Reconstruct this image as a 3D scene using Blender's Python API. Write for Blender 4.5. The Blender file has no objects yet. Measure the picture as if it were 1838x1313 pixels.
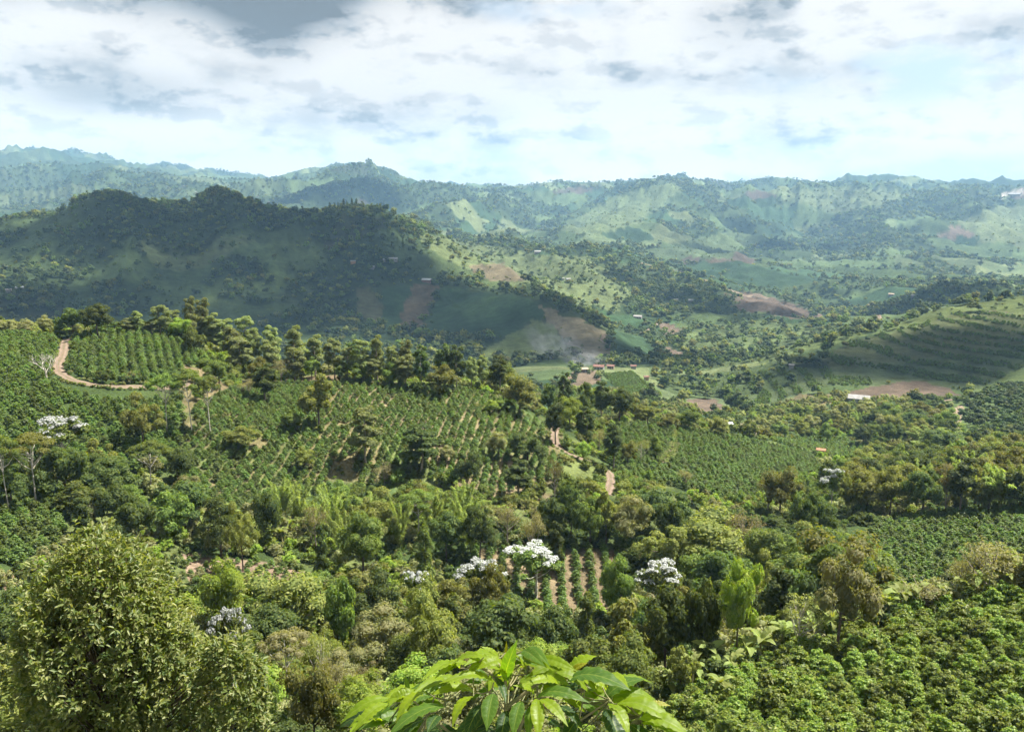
import bpy, math, random
import numpy as np
from mathutils import Vector, Matrix

random.seed(7)
RNG = np.random.default_rng(11)
SC = bpy.context.scene
COL = SC.collection

# ---------------------------------------------------------------- camera
FPX, CX, CY = 1531.0, 919.0, 656.5            # the photograph's pixel frame, 1838 x 1313
PITCH = math.atan(316.0 / FPX)
cam_data = bpy.data.cameras.new('camera')
cam_data.sensor_width = 36.0
cam_data.lens = 36.0 * FPX / 1838.0
cam_data.clip_start = 0.1
cam_data.clip_end = 40000.0
cam = bpy.data.objects.new('camera', cam_data)
cam.rotation_euler = (math.pi / 2 - PITCH, 0, 0)
COL.objects.link(cam)
SC.camera = cam

# ---------------------------------------------------------------- sun
SUN_AZ, SUN_EL = math.radians(72), math.radians(60)      # azimuth from +Y towards +X
SUN_DIR = Vector((math.sin(SUN_AZ) * math.cos(SUN_EL), math.cos(SUN_AZ) * math.cos(SUN_EL), math.sin(SUN_EL)))
sd = bpy.data.lights.new('sun', 'SUN')
sd.energy = 5.0
sd.angle = math.radians(0.53)
sd.color = (1.0, 0.95, 0.85)
sun = bpy.data.objects.new('sun', sd)
sun.rotation_euler = SUN_DIR.to_track_quat('Z', 'Y').to_euler()
COL.objects.link(sun)

# ---------------------------------------------------------------- world: blue sky with broken cloud
world = bpy.data.worlds.new('World')
SC.world = world
world.use_nodes = True


class NT:
    """small helper to write node trees as expressions"""

    def __init__(self, tree):
        self.t = tree
        tree.nodes.clear()

    def n(self, kind, **kw):
        nd = self.t.nodes.new(kind)
        for k, v in kw.items():
            setattr(nd, k, v)
        return nd

    def put(self, sock, v):
        if isinstance(v, bpy.types.NodeSocket):
            self.t.links.new(v, sock)
        elif v is not None:
            if sock.type == 'RGBA' and len(v) == 3:
                v = (*v, 1)
            sock.default_value = v

    def m(self, op, a, b=None, c=None, clamp=False):
        nd = self.n('ShaderNodeMath', operation=op, use_clamp=clamp)
        self.put(nd.inputs[0], a); self.put(nd.inputs[1], b)
        if c is not None: self.put(nd.inputs[2], c)
        return nd.outputs[0]

    def ss(self, v, lo, hi, a=0.0, b=1.0):
        nd = self.n('ShaderNodeMapRange', interpolation_type='SMOOTHSTEP')
        for s, q in zip(nd.inputs, (v, lo, hi, a, b)): self.put(s, q)
        return nd.outputs[0]

    def noise(self, vec, scale, detail=3.0, rough=0.5, dist=0.0, dim='3D'):
        nd = self.n('ShaderNodeTexNoise', noise_dimensions=dim)
        self.put(nd.inputs['Vector'], vec)
        nd.inputs['Scale'].default_value = scale
        nd.inputs['Detail'].default_value = detail
        nd.inputs['Roughness'].default_value = rough
        nd.inputs['Distortion'].default_value = dist
        return nd.outputs['Fac']

    def mix(self, f, a, b, blend='MIX'):
        nd = self.n('ShaderNodeMix', data_type='RGBA', blend_type=blend)
        self.put(nd.inputs[0], f); self.put(nd.inputs[6], a); self.put(nd.inputs[7], b)
        return nd.outputs[2]

    def ramp(self, v, stops):
        nd = self.n('ShaderNodeValToRGB')
        e = nd.color_ramp.elements
        while len(e) < len(stops): e.new(0.5)
        for el, (p, c) in zip(e, stops):
            el.position = p; el.color = (*c, 1)
        self.put(nd.inputs[0], v)
        return nd.outputs[0]


w = NT(world.node_tree)
sky = w.n('ShaderNodeTexSky', sky_type='NISHITA', sun_disc=False)
sky.sun_elevation = SUN_EL
sky.sun_rotation = SUN_AZ
sky.altitude = 1500
sky.air_density = 1.0
sky.dust_density = 0.6
tc = w.n('ShaderNodeTexCoord')
nrm = w.n('ShaderNodeVectorMath', operation='NORMALIZE')
w.put(nrm.inputs[0], tc.outputs['Generated'])
sep = w.n('ShaderNodeSeparateXYZ'); w.put(sep.inputs[0], nrm.outputs[0])
dx, dy, dz = sep.outputs
zc = w.m('ADD', w.m('MAXIMUM', dz, 0.0), 0.13)
comb = w.n('ShaderNodeCombineXYZ')
w.put(comb.inputs[0], w.m('DIVIDE', dx, zc)); w.put(comb.inputs[1], w.m('DIVIDE', dy, zc)); comb.inputs[2].default_value = 3.3
P = comb.outputs[0]
n_cov = w.noise(P, 0.9, 6, 0.58, 0.0)
n_big = w.noise(P, 0.42, 3, 0.5, 0.0)
az = w.m('ARCTAN2', dx, dy)
el = w.m('ARCSINE', dz)
wob = w.noise(nrm.outputs[0], 4.5, 2, 0.5)
wob2 = w.m('MULTIPLY', w.m('SUBTRACT', wob, 0.5), 1.7)
qc = w.n('ShaderNodeCombineXYZ'); w.put(qc.inputs[0], az); w.put(qc.inputs[1], w.m('MULTIPLY', el, 2.0)); qc.inputs[2].default_value = 1.7
Q = qc.outputs[0]
fine = w.noise(Q, 13.0, 6, 0.62)


def mass(a0, e0, wa, we, lo=0.25, hi=1.25, k=1.0):
    """a cloud mass with its own place in the sky (degrees), edges broken by noise"""
    a = w.m('DIVIDE', w.m('SUBTRACT', az, math.radians(a0)), math.radians(wa))
    e = w.m('DIVIDE', w.m('SUBTRACT', el, math.radians(e0)), math.radians(we))
    d = w.m('SQRT', w.m('ADD', w.m('MULTIPLY', a, a), w.m('MULTIPLY', e, e)))
    d = w.m('ADD', w.m('ADD', d, wob2), w.m('MULTIPLY', w.m('SUBTRACT', fine, .5), .5 * k))
    return w.ss(d, hi, lo)


dark = w.m('MAXIMUM', mass(-19, 13.5, 22, 4.9, 0.4, 1.12, .5), w.m('MULTIPLY', mass(-25, 5.6, 7, 2.2, 0.1, 1.1), 0.5))
dark = w.m('MAXIMUM', dark, w.m('MULTIPLY', mass(14.5, 10.2, 4.2, 2.6, 0.1, 1.2), 0.27))
dark = w.m('MAXIMUM', dark, w.m('MULTIPLY', mass(-2, 4.6, 3.0, 1.3, 0.1, 1.2), 0.2))
gap = w.m('MAXIMUM', mass(24, 6.6, 8.0, 2.0, 0.2, 1.2, 2.0), w.m('MULTIPLY', mass(27, 0.9, 13, 0.9, 0.3, 1.3), .8))
gap = w.m('MAXIMUM', gap, w.m('MULTIPLY', mass(2, 11.0, 5, 0.9, 0.2, 1.2, 2.0), .7))


def billow(scale, du, det=5):
    """light from above: a puff is darker where the cloud above it is thicker"""
    qo = w.n('ShaderNodeVectorMath', operation='ADD'); w.put(qo.inputs[0], Q); qo.inputs[1].default_value = (du * .5, du, 0)
    return w.m('SUBTRACT', w.noise(qo.outputs[0], scale, det, 0.58), w.noise(Q, scale, det, 0.58))


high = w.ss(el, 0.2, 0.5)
cover = w.m('SUBTRACT', 1.0, w.m('MULTIPLY', gap, w.ss(fine, 0.66, 0.42)))
cover = w.m('MULTIPLY', cover, w.m('SUBTRACT', 1.0, w.m('MULTIPLY', high, w.ss(n_cov, 0.45, 0.36))))
shade = w.ss(billow(5.5, .06), -0.01, 0.2, 0.0, 0.46)
shade = w.m('ADD', shade, w.ss(billow(15.0, .022), 0.0, 0.16, 0.0, 0.34))
shade = w.m('ADD', shade, w.m('MULTIPLY', high, w.ss(n_big, 0.38, 0.68, 0.36, 0.9)))          # unseen cloud overhead greyed to lower sky fill and deepen shadows
shade = w.m('ADD', shade, w.m('MULTIPLY', dark, w.m('ADD', fine, 0.62)), clamp=True)
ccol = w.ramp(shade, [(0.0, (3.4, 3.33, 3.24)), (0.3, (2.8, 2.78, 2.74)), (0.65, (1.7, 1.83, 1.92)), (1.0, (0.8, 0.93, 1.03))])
skyc = w.mix(0.85, sky.outputs[0], (2.3, 2.58, 2.8))
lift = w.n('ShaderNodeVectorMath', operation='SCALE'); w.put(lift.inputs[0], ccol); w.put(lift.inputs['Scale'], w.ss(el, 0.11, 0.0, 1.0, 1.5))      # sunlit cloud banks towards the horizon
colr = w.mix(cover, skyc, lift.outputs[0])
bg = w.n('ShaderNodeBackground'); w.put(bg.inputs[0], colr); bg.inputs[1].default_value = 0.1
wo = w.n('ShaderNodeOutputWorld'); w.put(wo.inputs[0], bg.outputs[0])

world.cycles.sampling_method = 'MANUAL'
world.cycles.sample_map_resolution = 512

SC.view_settings.view_transform = 'Standard'
SC.view_settings.look = 'None'
SC.view_settings.exposure = 1.58
SC.view_settings.gamma = 1.0
SC.view_settings.use_curve_mapping = False
SC.render.engine = 'CYCLES'
SC.cycles.max_bounces = 4
SC.cycles.diffuse_bounces = 2
SC.cycles.transmission_bounces = 2
SC.cycles.transparent_max_bounces = 14
SC.cycles.volume_bounces = 0
SC.cycles.use_denoising = True
SC.cycles.use_adaptive_sampling = True
SC.cycles.adaptive_threshold = 0.03
SC.cycles.sample_clamp_indirect = 4.0


# ---------------------------------------------------------------- small maths
CP, SP = math.cos(PITCH), math.sin(PITCH)


def ray(px, py):
    u = (px - CX) / FPX; v = (py - CY) / FPX
    return u, CP - v * SP, -SP - v * CP


def proj(x, y, z):
    fw = y * CP - z * SP
    up = y * SP + z * CP
    fw = np.maximum(fw, 0.01)
    return CX + FPX * x / fw, CY - FPX * up / fw


_perm = np.random.default_rng(5).permutation(4096)
_val = np.random.default_rng(6).random(4096)


def _h(ix, iy, s):
    return _val[_perm[(_perm[(ix + s * 131) & 4095] + iy * 7 + s) & 4095]]


def vnoise(x, y, s=0):
    xi = np.floor(x).astype(np.int64); yi = np.floor(y).astype(np.int64)
    fx = x - xi; fy = y - yi
    fx = fx * fx * fx * (fx * (fx * 6 - 15) + 10); fy = fy * fy * fy * (fy * (fy * 6 - 15) + 10)
    a = _h(xi, yi, s); b = _h(xi + 1, yi, s); c = _h(xi, yi + 1, s); d = _h(xi + 1, yi + 1, s)
    return (a + (b - a) * fx) * (1 - fy) + (c + (d - c) * fx) * fy


def fbm(x, y, s=0, o=4, ridged=False):
    t = 0; amp = 1; tot = 0
    for k in range(o):
        n = vnoise(x * 2 ** k + 17.3 * k, y * 2 ** k - 9.1 * k, s + k)
        if ridged: n = 1 - abs(2 * n - 1)
        t = t + amp * n; tot += amp; amp *= 0.5
    return t / tot


def sstep(v, a, b):
    t = np.clip((v - a) / (b - a), 0, 1)
    return t * t * (3 - 2 * t)


def cells(x, y, size, s=0):
    """jittered cells: id hash 0..1, second hash, distance to the border"""
    gx = x / size; gy = y / size
    xi = np.floor(gx).astype(np.int64); yi = np.floor(gy).astype(np.int64)
    d1 = np.full(x.shape, 9.0); d2 = np.full(x.shape, 9.0); h1 = np.zeros(x.shape); h2 = np.zeros(x.shape)
    for ox in (-1, 0, 1):
        for oy in (-1, 0, 1):
            cx = xi + ox; cy = yi + oy
            jx = cx + _h(cx, cy, s); jy = cy + _h(cx, cy, s + 3)
            d = np.hypot(gx - jx, gy - jy)
            near = d < d1
            d2 = np.where(near, d1, np.minimum(d2, d))
            h1 = np.where(near, _h(cx, cy, s + 5), h1); h2 = np.where(near, _h(cx, cy, s + 9), h2)
            d1 = np.where(near, d, d1)
    return h1, h2, d2 - d1


def inpoly(px, py, poly):
    c = np.zeros(np.shape(px), bool)
    n = len(poly)
    for i in range(n):
        x1, y1 = poly[i]; x2, y2 = poly[(i + 1) % n]
        if y1 == y2: continue
        t = (py > min(y1, y2)) & (py <= max(y1, y2))
        c ^= t & (px < (py - y1) * (x2 - x1) / (y2 - y1) + x1)
    return c


def pchip(X, Z, xq):
    """monotone cubic through K knots for N columns: X, Z (K, N); xq (R,) -> (R, N)"""
    h = np.diff(X, axis=0); dl = np.diff(Z, axis=0) / h
    m = np.zeros_like(Z)
    w1 = 2 * h[1:] + h[:-1]; w2 = h[1:] + 2 * h[:-1]
    same = dl[1:] * dl[:-1] > 0
    with np.errstate(divide='ignore', invalid='ignore'):
        hm = (w1 + w2) / (w1 / dl[:-1] + w2 / dl[1:])
    m[1:-1] = np.where(same, hm, 0.0)
    m[0] = dl[0]; m[-1] = dl[-1]
    out = np.empty((len(xq), X.shape[1]))
    for j in range(X.shape[1]):
        k = np.clip(np.searchsorted(X[:, j], xq) - 1, 0, X.shape[0] - 2)
        t = np.clip((xq - X[k, j]) / h[k, j], 0, 1)
        t2 = t * t; t3 = t2 * t
        out[:, j] = ((2 * t3 - 3 * t2 + 1) * Z[k, j] + (t3 - 2 * t2 + t) * h[k, j] * m[k, j]
                     + (-2 * t3 + 3 * t2) * Z[k + 1, j] + (t3 - t2) * h[k, j] * m[k + 1, j])
    return out


# ---------------------------------------------------------------- relief: ridge and valley lines (pixel x, pixel y, metres away)
LINES = [
    [(-300, 1300, 70), (600, 1290, 70), (1000, 1290, 70), (1200, 1240, 70), (1300, 1190, 74), (1420, 1140, 80), (1640, 1085, 88), (1838, 1045, 92), (2100, 1010, 95)],
    [(-300, 1150, 95), (0, 1130, 95), (600, 1150, 98), (1000, 1160, 100), (1200, 1150, 102), (1420, 1145, 106), (1640, 1100, 112), (1838, 1065, 115), (2100, 1030, 117)],
    [(-300, 1050, 112), (0, 1045, 112), (130, 1040, 112), (340, 1050, 112), (590, 1050, 114), (850, 1090, 112), (1100, 1090, 112), (1200, 1070, 118), (1400, 1040, 125), (1540, 1030, 130), (1640, 1010, 135), (1838, 990, 138), (2100, 970, 140)],
    [(-300, 925, 135), (0, 925, 132), (130, 930, 130), (340, 985, 126), (590, 1000, 128), (850, 985, 128), (1100, 985, 128), (1250, 980, 140), (1400, 960, 150), (1540, 935, 160), (1640, 920, 170), (1838, 905, 172), (2100, 890, 175)],
    [(-300, 860, 150), (0, 860, 150), (300, 880, 148), (600, 900, 150), (850, 895, 150), (1100, 890, 155), (1300, 900, 175), (1450, 900, 195), (1600, 890, 205), (1838, 880, 210)],
    [(-300, 700, 185), (0, 700, 185), (120, 698, 186), (270, 702, 185), (330, 730, 180), (600, 790, 168), (850, 800, 168), (1000, 820, 172), (1100, 835, 185), (1250, 840, 205), (1400, 840, 235), (1500, 855, 250), (1600, 850, 255), (1838, 840, 260)],
    [(-300, 600, 250), (0, 592, 240), (110, 606, 238), (160, 600, 235), (250, 592, 235), (330, 615, 230), (420, 660, 220), (480, 688, 210), (600, 680, 205), (740, 693, 200), (850, 700, 200), (920, 725, 198), (1000, 765, 200), (1060, 775, 210), (1110, 755, 232), (1200, 765, 245), (1330, 785, 265), (1450, 815, 285), (1530, 830, 300), (1700, 800, 330), (1838, 790, 340)],
    [(-300, 640, 330), (0, 640, 320), (400, 700, 300), (740, 745, 280), (920, 770, 275), (1000, 790, 270), (1060, 790, 280), (1110, 770, 300), (1200, 772, 320), (1330, 775, 340), (1450, 790, 350), (1530, 785, 360), (1700, 770, 380), (1838, 765, 390)],
    [(-300, 700, 560), (0, 700, 560), (400, 720, 540), (740, 730, 500), (900, 700, 500), (1000, 700, 470), (1100, 715, 450), (1200, 735, 430), (1300, 740, 420), (1400, 738, 430), (1540, 722, 455), (1700, 715, 470), (1838, 705, 480)],
    [(-300, 680, 720), (0, 680, 720), (400, 690, 700), (740, 690, 660), (900, 668, 620), (1000, 662, 590), (1050, 665, 570), (1130, 668, 560), (1200, 700, 540), (1300, 722, 500), (1380, 728, 490), (1500, 695, 505), (1600, 692, 510), (1740, 700, 515), (1838, 675, 540)],
    [(-300, 640, 800), (0, 640, 800), (400, 650, 780), (740, 650, 730), (900, 652, 690), (1000, 650, 660), (1100, 655, 640), (1175, 660, 640), (1240, 675, 610), (1320, 665, 600), (1400, 640, 610), (1500, 606, 640), (1600, 588, 680), (1700, 552, 710), (1838, 535, 720), (2100, 515, 720)],
    [(-300, 520, 1000), (0, 520, 1000), (400, 530, 980), (740, 570, 900), (900, 585, 830), (1000, 605, 760), (1100, 632, 710), (1175, 650, 700), (1240, 650, 720), (1320, 640, 740), (1400, 645, 780), (1500, 625, 790), (1600, 610, 820), (1700, 585, 860), (1838, 570, 880)],
    [(-300, 400, 1500), (0, 395, 1450), (100, 385, 1430), (150, 357, 1420), (200, 350, 1420), (270, 368, 1420), (340, 365, 1400), (385, 341, 1400), (430, 355, 1380), (480, 375, 1360), (545, 385, 1330), (590, 380, 1320), (640, 372, 1300), (690, 395, 1250), (740, 435, 1180), (800, 492, 1060), (860, 512, 960), (950, 530, 900), (1000, 555, 850), (1060, 583, 810), (1120, 610, 790), (1175, 630, 800), (1240, 625, 830), (1320, 610, 880), (1400, 600, 920), (1500, 585, 960), (1600, 565, 1000), (1680, 545, 1000), (1760, 545, 1000), (1838, 548, 1000)],
    [(-300, 440, 2000), (0, 430, 1950), (400, 400, 1900), (600, 395, 1520), (640, 384, 1440), (690, 395, 1400), (745, 413, 1380), (800, 442, 1330), (860, 478, 1250), (950, 512, 1150), (1060, 560, 1050), (1120, 585, 1000), (1200, 580, 1050), (1320, 570, 1120), (1400, 565, 1150), (1480, 572, 1150), (1600, 550, 1200), (1680, 530, 1150), (1760, 530, 1150), (1838, 545, 1200)],
    [(-300, 460, 2500), (0, 450, 2500), (400, 420, 2500), (640, 400, 2000), (740, 418, 1950), (850, 440, 1850), (950, 455, 1750), (1050, 455, 1700), (1150, 478, 1600), (1250, 508, 1500), (1330, 530, 1450), (1420, 545, 1420), (1480, 555, 1450), (1600, 530, 1600), (1700, 525, 1650), (1838, 525, 1700)],
    [(-300, 430, 3000), (0, 420, 3000), (400, 400, 3000), (640, 415, 2700), (740, 420, 2400), (850, 440, 2250), (950, 452, 2150), (1050, 456, 2100), (1150, 470, 2000), (1250, 485, 1950), (1330, 490, 1950), (1420, 500, 1950), (1600, 500, 2050), (1838, 505, 2150)],
    [(-300, 370, 3500), (0, 375, 3500), (200, 385, 3500), (400, 380, 3400), (640, 375, 3100), (740, 390, 2900), (850, 405, 2800), (950, 410, 2800), (1050, 425, 2700), (1200, 440, 2600), (1330, 445, 2600), (1450, 455, 2600), (1600, 460, 2700), (1838, 460, 2800)],
    [(-300, 340, 3900), (0, 335, 3900), (200, 330, 3900), (400, 345, 3900), (500, 360, 3900), (600, 340, 3800), (740, 350, 3700), (850, 365, 3600), (950, 370, 3600), (1050, 375, 3500), (1200, 375, 3400), (1330, 390, 3400), (1450, 400, 3400), (1600, 395, 3500), (1838, 400, 3600)],
]
SKYL = [(-300, 300, 4300), (0, 305, 4300), (80, 298, 4300), (160, 300, 4300), (240, 312, 4300), (330, 316, 4400), (400, 322, 4600), (480, 322, 5000), (540, 306, 5200), (600, 299, 5200), (660, 297, 5200), (710, 312, 5100), (760, 330, 5000), (810, 338, 4900), (870, 334, 4800), (940, 333, 4800), (1000, 325, 4800), (1060, 328, 4700), (1120, 325, 4600), (1200, 318, 4600), (1260, 324, 4600), (1320, 334, 4700), (1400, 325, 4700), (1500, 329, 4700), (1600, 326, 4700), (1700, 332, 4700), (1838, 335, 4700), (2100, 330, 4700)]
LINES.append(SKYL)
LINES.append([(a, b + 9, c * 1.22) for a, b, c in SKYL])
LINES.append([(-300, 270, 7600), (0, 275, 7600), (80, 274, 7600), (150, 289, 7600), (240, 299, 7600), (330, 312, 7600), (450, 332, 7600), (600, 340, 7600), (2100, 342, 7600)])
LINES.append([(-300, 285, 9300), (600, 350, 9300), (2100, 352, 9300)])

AZ = np.radians(np.concatenate([np.linspace(-80, -42, 20)[:-1], np.linspace(-42, 42, 900), np.linspace(42, 80, 20)[1:]]))
RR = np.concatenate([np.geomspace(1.2, 30, 40)[:-1], np.geomspace(30, 420, 290)[:-1], np.geomspace(420, 9300, 430)])
NA, NR = len(AZ), len(RR)

kn_r, kn_z = [], []
for r0, z0 in ((1.2, -1.75), (2.2, -2.45), (6.0, -5.2), (20, -17.0), (45, -33.5)):
    kn_r.append(np.full(NA, r0)); kn_z.append(np.full(NA, z0))
for ln in LINES:
    a, r_, z_ = [], [], []
    for (px, py, r) in ln:
        x, y, z = ray(px, py)
        a.append(math.atan2(x, y)); r_.append(r); z_.append(z / math.hypot(x, y))
    ri = np.interp(AZ, a, r_)
    kn_r.append(ri); kn_z.append(np.interp(AZ, a, z_) * ri)
KR = np.array(kn_r); KZ = np.array(kn_z)
for k in range(1, len(KR)):
    KR[k] = np.maximum(KR[k], KR[k - 1] * 1.02)
ker = np.hanning(9); ker /= ker.sum()
for k in range(5, len(KR)):                               # soften the kinks of the drawn lines
    KZ[k] = np.convolve(np.pad(KZ[k], 4, 'edge'), ker, 'valid'); KR[k] = np.convolve(np.pad(KR[k], 4, 'edge'), ker, 'valid')
H = pchip(np.log(KR), KZ, np.log(RR))
GX = RR[:, None] * np.sin(AZ)[None]; GY = RR[:, None] * np.cos(AZ)[None]
rr = np.repeat(RR[:, None], NA, 1)
H += (fbm(GX / 9, GY / 9, 1, 3) - 0.5) * 0.9 * sstep(rr, 20, 70)
H += (fbm(GX / 45, GY / 45, 2, 3) - 0.5) * 4.0 * sstep(rr, 260, 500)
H += (fbm(GX / 190 + GY / 700, GY / 480, 3, 5, True) - 0.62) * 68 * sstep(rr, 600, 1300)
H += (fbm(GX / 480 - GY / 1500, GY / 1500, 4, 5, True) - 0.62) * 250 * sstep(rr, 1600, 4000)
H += (fbm(GX / 110, GY / 150, 13, 3, True) - 0.62) * 12 * sstep(rr, 900, 2500)


def fit_crest(line, lo, hi, it=2, amax=9.0):
    """lift or lower the relief round a drawn ridge so that its crest keeps the drawn outline"""
    a = [math.atan2(*ray(q[0], q[1])[:2]) for q in line]
    want = np.interp(AZ, a, [ray(q[0], q[1])[2] / math.hypot(*ray(q[0], q[1])[:2]) for q in line])
    rl_ = np.interp(AZ, a, [q[2] for q in line])
    u_ = np.log(rr / rl_[None])
    win = (u_ > lo) & (u_ < hi)
    for _ in range(it):
        cur = np.where(win, H / rr, -9).max(0)
        H[:] += ((want - cur) * rl_ * sstep(-AZ, -amax, -amax + .05))[None] * np.exp(-(u_ / (.45 * (hi - lo))) ** 2)


fit_crest(LINES[12], -.22, .06, amax=math.atan((705 - CX) / FPX))
fit_crest(SKYL, -.16, .14)


def zat(x, y):
    """ground height under plan points"""
    x = np.asarray(x, float); y = np.asarray(y, float)
    r = np.clip(np.hypot(x, y), RR[0], RR[-1] * 0.999); a = np.arctan2(x, y)
    i = np.clip(np.searchsorted(RR, r) - 1, 0, NR - 2); j = np.clip(np.searchsorted(AZ, a) - 1, 0, NA - 2)
    t = (r - RR[i]) / (RR[i + 1] - RR[i]); s = np.clip((a - AZ[j]) / (AZ[j + 1] - AZ[j]), 0, 1)
    return (H[i, j] * (1 - t) + H[i + 1, j] * t) * (1 - s) + (H[i, j + 1] * (1 - t) + H[i + 1, j + 1] * t) * s


def cast(px, py, h=0.0, rmin=20.0, rmax=9000.0, rlim=None):
    """where the sight line of a pixel meets the ground (lifted by h); returns the ground point"""
    x, y, z = ray(px, py)
    L = math.hypot(x, y); sl = z / L; sx, sy = x / L, y / L
    q = np.geomspace(rmin, rmax, 1500)
    f = zat(q * sx, q * sy) + h - sl * q
    k = np.argmax(f >= 0)
    if f[k] < 0: k = len(q) - 1
    r = q[k]
    if rlim and r > rlim:                                  # just over the brow: stand on the brow
        e_ = np.where(q < rlim, zat(q * sx, q * sy) / q, -9); k = 0; r = q[int(np.argmax(e_))]
    if k > 0 and f[k] >= 0:
        t = f[k - 1] / (f[k - 1] - f[k]); r = q[k - 1] + t * (q[k] - q[k - 1])
    g = (r * sx, r * sy)
    return Vector((g[0], g[1], float(zat(g[0], g[1])))), r


def pxm(p):
    """photograph pixels per metre at a point"""
    return FPX / (p.y * CP - p.z * SP)


# ---------------------------------------------------------------- object helpers
def mesh(name, v, f, mats=None, smooth=False, mi=None):
    """mesh from arrays; f: list of faces or (N,k) array"""
    me = bpy.data.meshes.new(name)
    v = np.asarray(v, np.float32).reshape(-1, 3)
    if isinstance(f, np.ndarray):
        k = f.shape[1]; n = len(f)
        me.vertices.add(len(v)); me.vertices.foreach_set('co', v.ravel())
        me.loops.add(n * k); me.loops.foreach_set('vertex_index', f.astype(np.int32).ravel())
        me.polygons.add(n); me.polygons.foreach_set('loop_start', np.arange(0, n * k, k, dtype=np.int32))
        me.update(calc_edges=True)
    else:
        me.from_pydata(v.tolist(), [], f)
    if mats:
        for m_ in (mats if isinstance(mats, (list, tuple)) else [mats]): me.materials.append(m_)
    if mi is not None: me.polygons.foreach_set('material_index', np.asarray(mi, np.int32))
    if smooth: me.polygons.foreach_set('use_smooth', np.ones(len(me.polygons), bool))
    return me


def link(name, data, parent=None, loc=None, rot=None, scale=None, **props):
    o = bpy.data.objects.new(name, data)
    COL.objects.link(o)
    if parent is not None: o.parent = parent
    if loc is not None: o.location = loc
    if rot is not None: o.rotation_euler = rot
    if scale is not None: o.scale = scale
    for k, v_ in props.items(): o[k] = v_
    return o


def tube(pts, rad, n=6):
    """tapered tube along points -> verts, quad faces"""
    pts = [Vector(p) for p in pts]
    v, f = [], []
    for i, p in enumerate(pts):
        d = (pts[min(i + 1, len(pts) - 1)] - pts[max(i - 1, 0)]).normalized()
        a = d.orthogonal().normalized() if i == 0 else (prev - d * prev.dot(d)).normalized()
        prev = a
        b = d.cross(a)
        for k in range(n):
            t = 2 * math.pi * k / n
            v.append(p + (a * math.cos(t) + b * math.sin(t)) * rad[i])
        if i:
            o = (i - 1) * n
            for k in range(n):
                f.append([o + k, o + (k + 1) % n, o + n + (k + 1) % n, o + n + k])
    return v, f


def join(parts):
    v, f = [], []
    for a, b in parts:
        o = len(v); v += [tuple(q) for q in a]; f += [[i + o for i in q] for q in b]
    return v, f


def mat_new(name):
    m_ = bpy.data.materials.new(name); m_.use_nodes = True
    return m_, NT(m_.node_tree)


def bsdf(n, col, rough=0.8, spec=0.2, normal=None):
    b = n.n('ShaderNodeBsdfPrincipled')
    n.put(b.inputs['Base Color'], col); n.put(b.inputs['Roughness'], rough)
    b.inputs['Specular IOR Level'].default_value = spec
    if normal is not None: n.put(b.inputs['Normal'], normal)
    return b.outputs[0]


def out(n, sh):
    o = n.n('ShaderNodeOutputMaterial'); n.put(o.inputs[0], sh)


def bump(n, h, strength=0.5, dist=0.1):
    b = n.n('ShaderNodeBump'); b.inputs['Strength'].default_value = strength; b.inputs['Distance'].default_value = dist
    n.put(b.inputs['Height'], h)
    return b.outputs[0]


def mat_leaf(name, cols, transl=0.35, rough=0.5, spec=0.35, tcol=None):
    """foliage: colour differs leaf by leaf and plant by plant; light passes through"""
    m_, n = mat_new(name)
    g = n.n('ShaderNodeNewGeometry'); oi = n.n('ShaderNodeObjectInfo')
    c = n.ramp(g.outputs['Random Per Island'], [(i / (len(cols) - 1), q) for i, q in enumerate(cols)])
    hsv = n.n('ShaderNodeHueSaturation')
    n.put(hsv.inputs['Hue'], n.m('MULTIPLY_ADD', oi.outputs['Random'], 0.035, 0.4825))
    n.put(hsv.inputs['Value'], n.m('MULTIPLY_ADD', oi.outputs['Random'], 0.6, 0.7))
    n.put(hsv.inputs['Color'], c)
    tr = n.n('ShaderNodeBsdfTranslucent')
    n.put(tr.inputs[0], n.mix(1.0, hsv.outputs[0], tcol or (1.5, 1.5, 0.36), 'MULTIPLY'))
    mx = n.n('ShaderNodeMixShader'); mx.inputs[0].default_value = transl
    n.put(mx.inputs[1], bsdf(n, hsv.outputs[0], rough, spec)); n.put(mx.inputs[2], tr.outputs[0])
    out(n, mx.outputs[0])
    return m_


def mat_plain(name, a, b, scale=4.0, rough=0.85, spec=0.2, bstr=0.4, bdist=0.02):
    m_, n = mat_new(name)
    t = n.n('ShaderNodeTexCoord').outputs['Object']
    f = n.noise(t, scale, 5, 0.6)
    out(n, bsdf(n, n.mix(n.ss(f, 0.3, 0.7), a, b), rough, spec, bump(n, f, bstr, bdist)))
    return m_


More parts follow.
